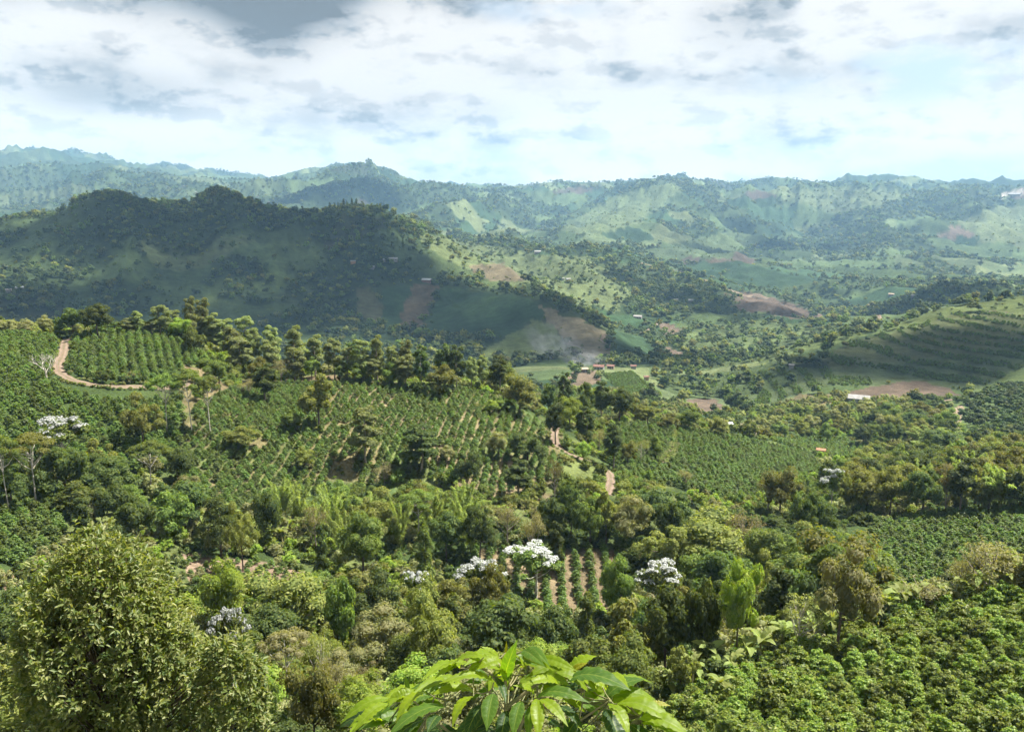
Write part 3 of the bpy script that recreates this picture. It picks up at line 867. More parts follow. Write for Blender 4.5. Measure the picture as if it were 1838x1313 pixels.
def bush_mesh(seed, mat, n, L, H=1.9, R=.85):
    """coffee bush: leafy tiers on a short stem, widest below the middle"""
    rng = random.Random(seed); cl = []
    for i in range(16):
        t = (i + .5) / 16; z = .35 + (H - .55) * t; rr_ = R * (1 - .75 * t ** 1.6); a = i * 2.4
        s = rng.uniform(.26, .4) * (1.1 - .4 * t)
        cl.append((math.cos(a) * rr_ * .75, math.sin(a) * rr_ * .75, z, s, s, s * .6))
    cl.append((0, 0, H * .5, R * .5, R * .5, H * .4))
    return mesh('coffee_bush', *clump_leaves(cl, n, L, L * .48, seed, upb=.7, jitter=.42, core=.6), mat)


def low_tree(seed, mat, n=110, L=1.5, tall=1.0):
    cl = sph_clumps(seed, 9, 3.3, 4.6 * tall, 3.2 * tall, 9, 1.7)
    return mesh('far_tree', *clump_leaves(cl, n, L, L * .75, seed, jitter=.3, shell=.2), mat)


def source(me):
    return bpy.data.objects.new(me.name + '_source', me)


SRC_COFFEE_NEAR = [source(bush_mesh(s, ML['coffee_near'], 780, .2)) for s in (31, 32, 33, 34)]
SRC_COFFEE_MID = [source(bush_mesh(s, ML['coffee'], 260, .34)) for s in (35, 36, 37)]
SRC_COFFEE_FAR = [source(bush_mesh(s, ML['coffee'], 60, .7)) for s in (38, 39)]
SRC_SHRUB = [source(mesh('shrub', *clump_leaves(sph_clumps(s, 2, 1.3, 1.0, 1.0, 9, .6), 420, .34, .2, s), ML[k])) for s, k in ((41, 'green'), (42, 'olive'), (43, 'bright'), (44, 'pale'), (45, 'dark'))]
SRC_FAR = [source(low_tree(s, ML[k])) for s, k in ((51, 'far'), (52, 'fardark'), (53, 'far'), (54, 'green'), (55, 'olive'))]


def scatter(name, P, S, srcs, yaw=None, pick=None, seed=0, **props):
    """one uncountable mass: copies of the sources stood on points"""
    rng = np.random.default_rng(seed)
    N_ = len(P)
    me = mesh(name, P, [])
    if np.ndim(S) == 1: S = np.repeat(np.asarray(S)[:, None], 3, 1)
    yaw = rng.uniform(0, 6.283, N_) if yaw is None else yaw
    a = me.attributes.new('scl', 'FLOAT_VECTOR', 'POINT'); a.data.foreach_set('vector', np.asarray(S, np.float32).ravel())
    a = me.attributes.new('rot', 'FLOAT_VECTOR', 'POINT'); a.data.foreach_set('vector', np.stack([rng.normal(0, .06, N_), rng.normal(0, .06, N_), yaw], 1).astype(np.float32).ravel())
    a = me.attributes.new('pick', 'INT', 'POINT'); a.data.foreach_set('value', (rng.integers(0, len(srcs), N_) if pick is None else np.asarray(pick)).astype(np.int32))
    ob = link(name, me, kind='stuff', **props)
    ng = bpy.data.node_groups.new(name, 'GeometryNodeTree')
    ng.interface.new_socket('Geometry', in_out='INPUT', socket_type='NodeSocketGeometry')
    ng.interface.new_socket('Geometry', in_out='OUTPUT', socket_type='NodeSocketGeometry')
    nd = ng.nodes.new; ln = ng.links.new
    gi = nd('NodeGroupInput'); go = nd('NodeGroupOutput'); ip = nd('GeometryNodeInstanceOnPoints'); jn = nd('GeometryNodeJoinGeometry')
    for s in srcs:
        oi = nd('GeometryNodeObjectInfo'); oi.inputs['Object'].default_value = s; oi.inputs['As Instance'].default_value = True
        ln(oi.outputs['Geometry'], jn.inputs[0])
    ip.inputs['Pick Instance'].default_value = True

    def attr(nm, dt):
        q = nd('GeometryNodeInputNamedAttribute'); q.data_type = dt; q.inputs[0].default_value = nm
        return q.outputs[0]
    ln(gi.outputs[0], ip.inputs['Points']); ln(jn.outputs[0], ip.inputs['Instance'])
    ln(attr('pick', 'INT'), ip.inputs['Instance Index'])
    e2r = nd('FunctionNodeEulerToRotation'); ln(attr('rot', 'FLOAT_VECTOR'), e2r.inputs[0]); ln(e2r.outputs[0], ip.inputs['Rotation'])
    ln(attr('scl', 'FLOAT_VECTOR'), ip.inputs['Scale']); ln(ip.outputs[0], go.inputs[0])
    md = ob.modifiers.new('scatter', 'NODES'); md.node_group = ng
    return ob


# ---------------------------------------------------------------- roads and tracks
m_road, n = mat_new('dirt_road')
t = n.n('ShaderNodeTexCoord').outputs['Object']
f1 = n.noise(t, 0.7, 6, .65); f2 = n.noise(t, 6, 4, .6)
acr = n.n('ShaderNodeAttribute', attribute_name='across').outputs['Fac']
base = n.mix(n.ss(f2, .3, .7), n.mix(n.ss(f1, .3, .7), (.11, .075, .052), (.15, .107, .077)), (.18, .138, .104))
rut = n.m('MULTIPLY', n.ss(n.m('ABSOLUTE', n.m('SUBTRACT', acr, .5)), .3, .1), n.ss(f1, .35, .6, .3, 1.0))
base = n.mix(n.m('MULTIPLY', rut, .6), base, (.225, .175, .135))
verge = n.ss(n.m('ADD', acr, n.m('MULTIPLY', n.m('SUBTRACT', f1, .5), .9)), .78, 1.0)
base = n.mix(n.m('MULTIPLY', verge, .85), base, (.075, .10, .035))
base = n.mix(n.m('MULTIPLY', n.ss(n.m('ADD', acr, n.m('SUBTRACT', f1, .5)), .16, .02), .5), base, (.09, .10, .045))
out(n, bsdf(n, base, .95, .05, bump(n, n.m('SUBTRACT', f2, rut), .6, .08)))
ROADPTS = []


def road(name, pts, width, rmin=25, keep=True, lift=.12):
    P = [cast(x, y, 0, rmin)[0] for x, y in pts]
    Q = []
    for a, b in zip(P[:-1], P[1:]):
        m_ = max(2, int((b - a).length / (width * .4)))
        Q += [a.lerp(b, i / m_) for i in range(m_)]
    Q.append(P[-1])
    A = np.array([q[:2] for q in Q])
    for _ in range(6): A[1:-1] = (A[:-2] + 2 * A[1:-1] + A[2:]) / 4
    d = np.gradient(A, axis=0); d = d / np.linalg.norm(d, axis=1, keepdims=True); s = np.stack([d[:, 1], -d[:, 0]], 1)
    wn = width / 2 * (1 + .18 * np.sin(np.arange(len(A)) * .9) * np.cos(np.arange(len(A)) * .37))
    rows = []
    for o_ in (-1, -.5, 0, .5, 1):
        xy = A + s * (o_ * wn)[:, None]
        rows.append(np.concatenate([xy, (zat(xy[:, 0], xy[:, 1]) + lift * (1 if abs(o_) < 1 else .3))[:, None]], 1))
    v = np.stack(rows, 1).reshape(-1, 3)
    ix = np.arange(len(A) * 5).reshape(-1, 5)
    f = np.stack([ix[:-1, :-1], ix[:-1, 1:], ix[1:, 1:], ix[1:, :-1]], -1).reshape(-1, 4)
    me = mesh(name, v, f, m_road, True)
    at_ = me.attributes.new('across', 'FLOAT', 'POINT'); at_.data.foreach_set('value', np.tile(np.array((1, .5, 0, .5, 1), np.float32), len(A)))
    if np.mean([p.normal.z for p in me.polygons]) < 0: me.flip_normals()
    link(name, me, kind='structure')
    if keep: ROADPTS.append((A, width))


road('dirt_road', [(119, 608), (114, 632), (104, 655), (106, 668), (128, 683), (165, 691), (215, 695), (285, 697), (345, 690)], 2.2)
road('dirt_road', [(1014, 730), (1002, 758), (994, 785), (1000, 800), (1020, 815), (1050, 825), (1085, 838), (1096, 852), (1097, 868), (1090, 888)], 2.2, 120)
road('footpath', [(1216, 768), (1214, 790), (1202, 812), (1190, 830)], 0.45, 120)
road('dirt_road', [(1140, 472), (1170, 478), (1200, 483), (1232, 491)], 9, 900, lift=.6)
road('dirt_road', [(1262, 502), (1300, 518), (1335, 530), (1352, 527), (1380, 536)], 8, 900, lift=.6)
road('dirt_road', [(1085, 600), (1079, 612), (1094, 618), (1090, 628)], 4, 500, lift=.4)
road('dirt_road', [(1150, 598), (1172, 588), (1184, 577)], 4, 560, lift=.4)
road('dirt_road', [(1560, 545), (1572, 556), (1566, 566), (1580, 575)], 6, 700, lift=.4)
road('dirt_road', [(1640, 722), (1690, 720), (1738, 715)], 4, 300, lift=.3)


def clear_of_roads(x, y, side=3.6, front=8.0):
    """True where a bush may stand: off the carriageway and not hiding it from the valley side"""
    ok = np.ones(len(x), bool)
    r = np.hypot(x, y)
    for A, wd in ROADPTS:
        if wd > 5: continue
        ra = np.hypot(A[:, 0], A[:, 1])
        for (ax, ay), rb in zip(A, ra):
            lat = np.abs(x * ay - y * ax) / rb
            ahead = rb - (x * ax + y * ay) / rb
            ok &= ~((lat < wd * .5 + .6) & (ahead > -wd * .5 - .4) & (ahead < front))
            ok &= np.hypot(x - ax, y - ay) > wd * .5 + .7
    return ok


# ---------------------------------------------------------------- coffee fields
FIELDS = [  # polygon of ground in the photograph, r0, r1, row angle (deg from +Y), row gap, plant gap, height scale, jitter
    ('main', [(330, 800), (350, 730), (420, 700), (490, 692), (600, 686), (770, 695), (860, 702), (930, 735), (1000, 785), (1010, 860), (880, 890), (830, 860), (600, 880), (330, 940), (310, 880)], 135, 235, 6, 1.75, 1.15, (.7, .95), .16),
    ('left', [(-60, 596), (100, 607), (100, 690), (280, 705), (330, 740), (330, 800), (250, 850), (-60, 800)], 150, 255, 20, 1.9, 1.4, (.9, 1.25), .3),
    ('knoll', [(125, 606), (250, 591), (330, 615), (385, 648), (330, 662), (280, 688), (150, 682), (122, 640)], 180, 245, -25, 2.0, 1.35, (.8, 1.1), .25),
    ('leftdark', [(-40, 920), (125, 925), (110, 985), (60, 1030), (-40, 1045)], 103, 140, 35, 1.7, 1.3, (.75, 1.0), .25),
    ('clear', [(620, 985), (860, 975), (1112, 978), (1112, 1110), (1000, 1115), (860, 1050)], 103, 136, 1, 2.3, 1.2, (.65, .9), .1),
    ('strip', [(310, 985), (470, 1010), (610, 1035), (610, 1075), (330, 1042)], 100, 140, 12, 2.2, 1.5, (.5, .8), .25),
    ('nearright', [(1150, 1330), (1235, 1262), (1430, 1172), (1640, 1105), (1838, 1068), (1960, 1050), (1960, 1420), (1150, 1420)], 36, 95, -62, 1.55, 1.15, (.62, 1.3), .34),
    ('darkright', [(1535, 975), (1600, 935), (1900, 905), (1900, 1010), (1720, 1020), (1690, 1055), (1560, 1075)], 116, 178, 48, 1.7, 1.25, (.8, 1.1), .25),
    ('righthill', [(1115, 762), (1200, 768), (1330, 787), (1450, 816), (1485, 850), (1400, 872), (1350, 910), (1180, 895), (1105, 845), (1060, 795)], 176, 292, -40, 2.0, 1.35, (.8, 1.1), .25),
    ('behind', [(1385, 790), (1480, 786), (1555, 800), (1550, 835), (1460, 818)], 262, 390, 30, 2.2, 1.5, (.8, 1.1), .25),
    ('slope', [(1080, 672), (1135, 668), (1190, 712), (1120, 712)], 430, 640, -30, 2.6, 1.8, (.8, 1.1), .25),
]
BUSH = {}
for (nm, poly, r0, r1, ang, gap, step, sc, jit) in FIELDS:
    rng = np.random.default_rng(len(nm) * 7 + int(r0))
    xs = [cast(q[0], min(q[1], 1313), 0, r0 * .98, r1 * 1.05)[0] for q in poly]
    x0, x1 = min(p.x for p in xs) - 8, max(p.x for p in xs) + 8; y0, y1 = r0 * .6, r1 * 1.05
    ca, sa = math.cos(math.radians(ang)), math.sin(math.radians(ang))
    D = math.hypot(x1 - x0, y1 - y0)
    u = np.arange(-D, D, gap); v = np.arange(-D, D, step)
    U, V = np.meshgrid(u, v); U = U.ravel(); V = V.ravel()
    U = U + rng.normal(0, jit, len(U)) + 1.4 * (fbm(U / 30, V / 30, 3, 2) - .5); V = V + rng.normal(0, jit, len(V))
    x = (x0 + x1) / 2 + U * ca + V * sa; y = (y0 + y1) / 2 - U * sa + V * ca
    s = (x > x0) & (x < x1) & (y > 1) & (np.hypot(x, y) > r0) & (np.hypot(x, y) < r1)
    x, y = x[s], y[s]; z = zat(x, y)
    px, py = proj(x, y, z)
    s = inpoly(px, py, poly) & (rng.random(len(x)) > (.05 if nm != 'main' else .07))
    if nm in ('main', 'strip'): s &= fbm(x / 8, y / 8, 12, 3) < .8
    x, y, z = x[s], y[s], z[s]
    s = clear_of_roads(x, y)
    x, y, z = x[s], y[s], z[s]
    h = rng.uniform(sc[0], sc[1], len(x))
    BUSH[nm] = (np.stack([x, y, z - .05], 1), np.stack([h * rng.uniform(.85, 1.2, len(x)), h * rng.uniform(.85, 1.2, len(x)), h], 1))

# the bushes of the near slope that show largest stand singly, the others are one mass
P, S = BUSH['nearright']
px, py = proj(P[:, 0], P[:, 1], P[:, 2] + 1)
vis = (px > -20) & (px < 1860) & (py < 1330)
order = np.argsort(np.where(vis, np.hypot(P[:, 0], P[:, 1]), 1e6))
take = order[:min(300, int(vis.sum()))]
rng = np.random.default_rng(3)
for i in take:
    link('coffee_bush', SRC_COFFEE_NEAR[int(rng.integers(0, 4))].data, None, P[i], (rng.normal(0, .06), rng.normal(0, .06), rng.uniform(0, 6.28)), S[i],
         label='glossy green coffee bush in the dense rows on the near slope at lower right', category='coffee bush', group='coffee bushes on the near slope')
rest = np.setdiff1d(np.arange(len(P)), take)
scatter('coffee_bushes', P[rest], S[rest], SRC_COFFEE_NEAR, label='coffee bushes along the upper edge of the near right slope', category='coffee bushes')
PLACES = dict(main='in planted rows on the sunlit slope across the ravine', left='covering the left slope below the dirt road', knoll='on the rounded knoll inside the road bend',
              leftdark='in the shaded field at the left edge', clear='in straight rows on the small clearing', strip='scattered on the bare earth strip behind the large tree',
              darkright='in the dark field at the right above the banana plants', righthill='on the hill right of the winding road', behind='in the small field beyond the right hill', slope='on the bright slope below the hamlet')
for nm, (P, S) in BUSH.items():
    if nm == 'nearright': continue
    near = nm in ('leftdark', 'clear', 'strip', 'darkright')
    scatter('coffee_bushes', P, S, SRC_COFFEE_MID if np.hypot(P[:, 0], P[:, 1]).mean() < 300 else SRC_COFFEE_FAR, label='coffee bushes ' + PLACES[nm], category='coffee bushes')


def sample_plan(r0, r1, px0, px1, dens, seed):
    """even random points on the ground between two ranges and two picture columns"""
    rng = np.random.default_rng(seed)
    a0 = math.atan((px0 - CX) / FPX) * 1.0 - .03; a1 = math.atan((px1 - CX) / FPX) + .03
    n_ = int(dens * (a1 - a0) * (r1 * r1 - r0 * r0) / 2)
    a = rng.uniform(a0, a1, n_); r = np.sqrt(rng.uniform(r0 * r0, r1 * r1, n_))
    x, y = r * np.sin(a), r * np.cos(a)
    return x, y, zat(x, y), r


# terrace rows on the right-hand hill, following the contour
x, y, z, r = sample_plan(470, 760, 1200, 1900, .4, 5)
px, py = proj(x, y, z)
lev = (z + 1.2 * (fbm(x / 40, y / 40, 8, 2) - .5)) / 2.8
low = inpoly(px, py, REG[14][0]); upp = inpoly(px, py, REG[13][0])
s = (low & (np.mod(lev, 1) < .5)) | (upp & (np.mod(lev, 1) < .38))
scatter('terrace_rows', np.stack([x, y, z], 1)[s], RNG.uniform(.7, 1.05, int(s.sum())), SRC_COFFEE_FAR, label='terraced rows of crop bushes following the contours of the right hill', category='crop rows')

# orchard of round dark trees at the far right
x, y = np.meshgrid(np.arange(120, 330, 6.2), np.arange(300, 520, 6.2)); x = x.ravel() + RNG.normal(0, .8, x.size); y = y.ravel() + RNG.normal(0, .8, y.size)
z = zat(x, y); px, py = proj(x, y, z)
s = inpoly(px, py, [(1735, 720), (1760, 705), (1900, 690), (1900, 800), (1745, 795), (1725, 760)]) & (np.hypot(x, y) < 560)
scatter('orchard_trees', np.stack([x, y, z - .2], 1)[s], RNG.uniform(.5, .7, int(s.sum())), [SRC_FAR[1], SRC_FAR[0]], label='orchard of round dark trees in rows at the right edge', category='orchard')

# distant trees by land cover
Pf, Sf = [], []
for (r0, r1, dens, smin, smax) in ((400, 800, .026, .3, .9), (800, 1500, .016, .35, .95), (1500, 2600, .0075, .55, 1.15), (2600, 5300, .0034, .8, 1.45), (7000, 7700, .0008, 1.2, 1.8)):
    x, y, z, r = sample_plan(r0, r1, -60, 1900, dens, int(r0))
    _, t = cover(x, y, z)
    rng = np.random.default_rng(int(r1))
    s = rng.random(len(x)) < t * 1.3
    Pf.append(np.stack([x, y, z - .3], 1)[s]); k = (smin * .8 + (smax * 1.1 - smin * .8) * rng.random(int(s.sum())) ** 1.6) * np.where(t[s] < .2, .62, np.where(t[s] > .6, 1.2, 1.0))
    Sf.append(np.stack([k * rng.uniform(.9, 1.25, len(k)), k * rng.uniform(.9, 1.25, len(k)), k * rng.uniform(.8, 1.3, len(k))], 1))
Pf = np.concatenate(Pf); Sf = np.concatenate(Sf)
print('far trees', len(Pf), {k: len(v[0]) for k, v in BUSH.items()})
scatter('distant_trees', Pf, Sf, SRC_FAR, seed=4, label='distant woods and hedgerow trees over the far hills', category='distant trees')

# ---------------------------------------------------------------- trees told apart in the photograph
ONES = ['', 'first', 'second', 'third', 'fourth', 'fifth', 'sixth', 'seventh', 'eighth', 'ninth', 'tenth', 'eleventh', 'twelfth', 'thirteenth', 'fourteenth', 'fifteenth', 'sixteenth', 'seventeenth', 'eighteenth', 'nineteenth']
TENS = {2: 'twenty', 3: 'thirty', 4: 'forty', 5: 'fifty', 6: 'sixty', 7: 'seventy', 8: 'eighty', 9: 'ninety'}


def ordinal(k):
    if k < 20: return ONES[k]
    t, o_ = divmod(k, 10)
    return (TENS[t][:-1] + 'ieth') if o_ == 0 else TENS[t] + '-' + ONES[o_]


NOUN = dict(ridge='tall tiered green tree', ridge_dark='tall tiered dark tree', round='round leafy green tree', dark='dense dark green tree',
            olive='broad olive green tree', bright='rounded bright green tree', pale='pale grey-green tree', umbrella='flat-topped pale-trunked tree',
            brown_umbrella='brownish flat-topped tree', white='white-leaved tree', dry='brown half-dry tree', grey='pale forked tree',
            column='vine-covered columnar tree', bamboo='yellow-green bamboo clump')
NAME = dict(ridge='forest_tree', ridge_dark='forest_tree', round='broadleaf_tree', dark='broadleaf_tree', olive='broadleaf_tree', bright='broadleaf_tree', pale='broadleaf_tree',
            umbrella='umbrella_tree', brown_umbrella='umbrella_tree', white='white_leaved_tree', dry='dry_tree', grey='dry_tree', column='vine_covered_tree', bamboo='bamboo_clump')
ZONE = dict(ridge='on the ridge beyond the coffee slope', slope='standing in the coffee slope', left='in the shaded wood at the left', belt='in the wood below the coffee slope',
            ravine='in the ravine wood', front='just behind the foreground shrub', edge='along the edge of the near coffee slope', right='in the wood on the right side',
            hill='beside the winding road', valley='in the scattered wood by the valley farm')
TREES = []     # (kind, zone, x, y, px, root)
rt = random.Random(77)


def plant(kind, zone, p, h, wd, px):
    H0, W0, vs = SPEC[kind]
    tr_, cr, ex = vs[rt.randrange(len(vs))]
    root = link(NAME[kind], None, None, (p.x, p.y, p.z - .15), (0, 0, rt.uniform(0, 6.28)), (wd / W0, wd / W0 * rt.uniform(.9, 1.1), h / H0))
    root.empty_display_size = 1.0
    link('culms' if kind == 'bamboo' else 'trunk', tr_, root)
    link('crown', cr, root)
    if ex: link('pale_leaf_tufts', ex, root)
    root['category'] = 'bamboo' if kind == 'bamboo' else 'tree'
    TREES.append((kind, zone, p.x, p.y, px, root))


def tree(kind, zone, cx, top, w_px, base=None, h=None, rmin=60, rlim=300):
    """crown centre and top, crown width and (where it shows) foot in photograph pixels"""
    if base is not None:
        p, r = cast(cx, base, 0, rmin, rlim=rlim)
        x, y, z = ray(cx, top)
        hh = z / math.hypot(x, y) * r - p.z
    else:
        hh = h or SPEC[kind][0] * rt.uniform(.85, 1.1)
        p, r = cast(cx, top, hh, rmin, rlim=rlim if zone != 'right' else 420)
    plant(kind, zone, p, max(2.0, hh), w_px / pxm(p), cx)


T = tree
# ridge line, left to right
for a in (('dark', 'ridge', 133, 552, 46, 604), ('dark', 'ridge', 177, 545, 50, 606), ('pale', 'ridge', 81, 566, 28, 600), ('pale', 'ridge', 48, 575, 34, 602), ('pale', 'ridge', 12, 572, 34, 600),
          ('ridge', 'ridge', 233, 571, 30, 600), ('ridge', 'ridge', 249, 558, 24, 600), ('ridge', 'ridge', 290, 548, 38, 604), ('ridge', 'ridge', 312, 556, 34, 606), ('ridge', 'ridge', 345, 533, 27, 612),
          ('ridge', 'ridge', 368, 536, 32, 622), ('ridge', 'ridge', 384, 563, 34, 632), ('ridge', 'ridge', 404, 572, 46, 645), ('ridge', 'ridge', 442, 566, 40, 660), ('ridge', 'ridge', 433, 604, 48, 672),
          ('ridge', 'ridge', 490, 586, 34, 670), ('ridge', 'ridge', 487, 611, 38, 682), ('ridge', 'ridge', 530, 587, 33, 672), ('ridge', 'ridge', 530, 623, 36, 684), ('ridge', 'ridge', 566, 603, 36, 676),
          ('ridge', 'ridge', 600, 610, 36, 682), ('ridge', 'ridge', 650, 608, 38, 686), ('ridge', 'ridge', 677, 604, 28, 686), ('ridge', 'ridge', 672, 645, 30, 690), ('ridge', 'ridge', 730, 611, 30, 690),
          ('ridge', 'ridge', 727, 637, 42, 698), ('ridge_dark', 'ridge', 757, 618, 28, 702), ('ridge_dark', 'ridge', 798, 618, 32, 700), ('ridge_dark', 'ridge', 820, 619, 34, 702), ('olive', 'ridge', 790, 656, 54, 712),
          ('ridge', 'ridge', 847, 642, 24, 700), ('ridge', 'ridge', 866, 640, 22, 702), ('ridge_dark', 'ridge', 896, 636, 36, 708), ('ridge', 'ridge', 705, 620, 28, 690), ('ridge', 'ridge', 625, 622, 26, 684),
          ('olive', 'ridge', 933, 678, 58, 748), ('round', 'ridge', 395, 638, 58, 700), ('ridge', 'ridge', 455, 590, 34, 664), ('round', 'ridge', 350, 590, 40, 640), ('ridge', 'ridge', 420, 588, 34, 655),
          ('olive', 'ridge', 463, 640, 40, 690), ('dry', 'ridge', 505, 640, 44, 690), ('round', 'ridge', 560, 640, 34, 684), ('round', 'ridge', 610, 648, 32, 686), ('round', 'ridge', 700, 655, 34, 694), ('round', 'ridge', 645, 652, 34, 688),
          ('bright', 'ridge', 324, 572, 40, 612), ('ridge', 'ridge', 272, 575, 30, 602)):
    T(a[0], a[1], a[2], a[3], a[4], a[5], rmin=120)
# on the slope
for a in (('ridge_dark', 'slope', 478, 652, 46, 724), ('olive', 'slope', 573, 676, 66, 770), ('umbrella', 'slope', 300, 668, 60, 778), ('umbrella', 'slope', 345, 660, 58, 782), ('umbrella', 'slope', 378, 674, 44, 780),
          ('olive', 'slope', 258, 712, 68, 806), ('ridge', 'slope', 658, 730, 58, 836), ('ridge_dark', 'slope', 756, 760, 62, 850), ('dark', 'slope', 750, 684, 18, 712), ('pale', 'slope', 895, 774, 40, 824),
          ('dark', 'slope', 945, 778, 62, 836), ('bright', 'slope', 884, 718, 32, 744), ('ridge_dark', 'slope', 930, 824, 50, 896), ('dark', 'slope', 840, 812, 50, 880), ('dry', 'slope', 995, 822, 34, 898), ('olive', 'slope', 548, 802, 34, 846),
          ('pale', 'slope', 340, 852, 48, 900), ('olive', 'slope', 435, 762, 58, 806), ('dry', 'slope', 690, 830, 50, 868), ('dry', 'slope', 445, 680, 36, 712), ('round', 'slope', 520, 735, 40, 775), ('pale', 'slope', 800, 800, 30, 832)):
    T(a[0], a[1], a[2], a[3], a[4], a[5], rmin=120)
# round the winding road and on the hill to its right
for a in (('dark', 'hill', 997, 724, 44, 798), ('ridge_dark', 'hill', 1013, 668, 30, 745), ('dark', 'hill', 1048, 690, 36, 752), ('ridge_dark', 'hill', 1080, 684, 36, 755), ('dark', 'hill', 1112, 697, 44, 760), ('ridge_dark', 'hill', 1050, 727, 38, 806),
          ('ridge_dark', 'hill', 1101, 756, 38, 842), ('olive', 'hill', 1126, 795, 28, 838), ('grey', 'hill', 1150, 784, 34, 834), ('round', 'hill', 1178, 785, 30, 826), ('olive', 'hill', 1162, 722, 42, 764), ('olive', 'hill', 1198, 742, 34, 775),
          ('bright', 'hill', 1047, 794, 28, 830), ('olive', 'hill', 1140, 715, 32, 758), ('bright', 'hill', 1022, 715, 46, 770), ('dry', 'hill', 1075, 770, 28, 815), ('round', 'hill', 1235, 735, 36, 775), ('round', 'hill', 1345, 755, 38, 790),
          ('olive', 'hill', 1290, 752, 30, 785), ('dark', 'hill', 985, 690, 34, 750), ('dry', 'hill', 1230, 840, 36, 876)):
    T(a[0], a[1], a[2], a[3], a[4], a[5], rmin=120)
# shaded wood at the left
for a in (('white', 'left', 122, 744, 108, 850), ('umbrella', 'left', 65, 772, 84, 906), ('umbrella', 'left', 16, 775, 56, 920), ('dark', 'left', 205, 825, 108, 915), ('round', 'left', 150, 868, 80, 930), ('round', 'left', 240, 872, 52, 930),
          ('umbrella', 'left', 272, 788, 66, 888), ('column', 'left', 295, 862, 46, 925), ('dark', 'left', 120, 800, 80, 900), ('dark', 'left', 20, 830, 70, 915), ('olive', 'left', 180, 790, 60, 870), ('dark', 'left', 320, 800, 50, 870)):
    T(a[0], a[1], a[2], a[3], a[4], a[5], rmin=100)
# belt of wood under the slope
for a in (('bamboo', 'belt', 500, 846, 50), ('bamboo', 'belt', 532, 852, 60), ('bamboo', 'belt', 592, 856, 62), ('bamboo', 'belt', 640, 885, 50), ('bamboo', 'belt', 775, 858, 58), ('bamboo', 'belt', 830, 854, 66), ('bamboo', 'belt', 845, 892, 48), ('bamboo', 'belt', 612, 900, 54), ('bamboo', 'belt', 560, 875, 46), ('bamboo', 'belt', 715, 872, 44),
          ('dry', 'belt', 563, 906, 52), ('olive', 'belt', 672, 888, 90), ('umbrella', 'belt', 750, 880, 74), ('dry', 'belt', 910, 900, 70), ('dry', 'belt', 955, 915, 60), ('dark', 'belt', 1025, 876, 52), ('olive', 'belt', 1090, 884, 54), ('pale', 'belt', 1135, 888, 78), ('dark', 'belt', 1198, 898, 50),
          ('round', 'belt', 648, 935, 78), ('dark', 'belt', 800, 920, 60), ('dark', 'belt', 860, 910, 54), ('column', 'belt', 760, 940, 36), ('round', 'belt', 1060, 900, 48), ('dark', 'belt', 985, 890, 52), ('dark', 'belt', 470, 880, 54), ('olive', 'belt', 430, 930, 50), ('column', 'belt', 575, 960, 30), ('column', 'belt', 1000, 930, 34)):
    T(a[0], a[1], a[2], a[3], a[4], rmin=118)
# ravine wood
for a in (('white', 'ravine', 747, 1024, 80), ('white', 'ravine', 862, 998, 96), ('white', 'ravine', 962, 976, 112), ('white', 'ravine', 1190, 1008, 94), ('white', 'ravine', 408, 1084, 76), ('bright', 'ravine', 396, 1012, 78), ('olive', 'ravine', 508, 1036, 130), ('brown_umbrella', 'ravine', 510, 1132, 84),
          ('dark', 'ravine', 660, 1030, 104), ('olive', 'ravine', 758, 1050, 70), ('pale', 'ravine', 675, 1094, 112), ('olive', 'ravine', 785, 1088, 98), ('dark', 'ravine', 905, 1074, 120), ('olive', 'ravine', 1135, 1086, 132), ('round', 'ravine', 1105, 1010, 54), ('olive', 'ravine', 1200, 944, 100), ('olive', 'ravine', 1280, 934, 130),
          ('dry', 'ravine', 1335, 920, 92), ('dark', 'ravine', 1448, 882, 58), ('dark', 'ravine', 1476, 908, 58), ('olive', 'ravine', 1465, 940, 84), ('dark', 'ravine', 1510, 978, 100), ('olive', 'ravine', 1385, 1000, 74), ('olive', 'ravine', 1340, 1034, 88), ('column', 'ravine', 1268, 1056, 42), ('dark', 'ravine', 1260, 1116, 52),
          ('pale', 'ravine', 1515, 1034, 110), ('bright', 'ravine', 1325, 1126, 64), ('column', 'ravine', 1053, 1058, 42), ('dark', 'ravine', 1200, 1060, 90), ('dark', 'ravine', 1300, 990, 90), ('column', 'ravine', 810, 1060, 44), ('dark', 'ravine', 990, 1090, 80), ('grey', 'ravine', 572, 1120, 60), ('olive', 'ravine', 880, 1010, 60), ('round', 'ravine', 610, 1050, 60)):
    T(a[0], a[1], a[2], a[3], a[4], rmin=72)
for a in (('dry', 'front', 600, 1172, 86), ('dry', 'front', 655, 1180, 80), ('round', 'front', 730, 1150, 80), ('dark', 'front', 800, 1160, 80), ('round', 'front', 1000, 1150, 76), ('dark', 'front', 1090, 1150, 70), ('olive', 'front', 560, 1255, 80), ('bright', 'front', 640, 1262, 90), ('round', 'front', 720, 1240, 70), ('olive', 'front', 1225, 1160, 60), ('round', 'front', 480, 1240, 70)):
    T(a[0], a[1], a[2], a[3], a[4], h=rt.uniform(4.5, 7), rmin=56)
for a in (('grey', 'edge', 1435, 1064, 94, 1178), ('dry', 'edge', 1660, 1040, 108, 1100), ('dry', 'edge', 1775, 970, 134, 1075), ('olive', 'edge', 1838, 990, 90, 1070), ('dry', 'edge', 1720, 1000, 60, 1080)):
    T(a[0], a[1], a[2], a[3], a[4], a[5], rmin=60)
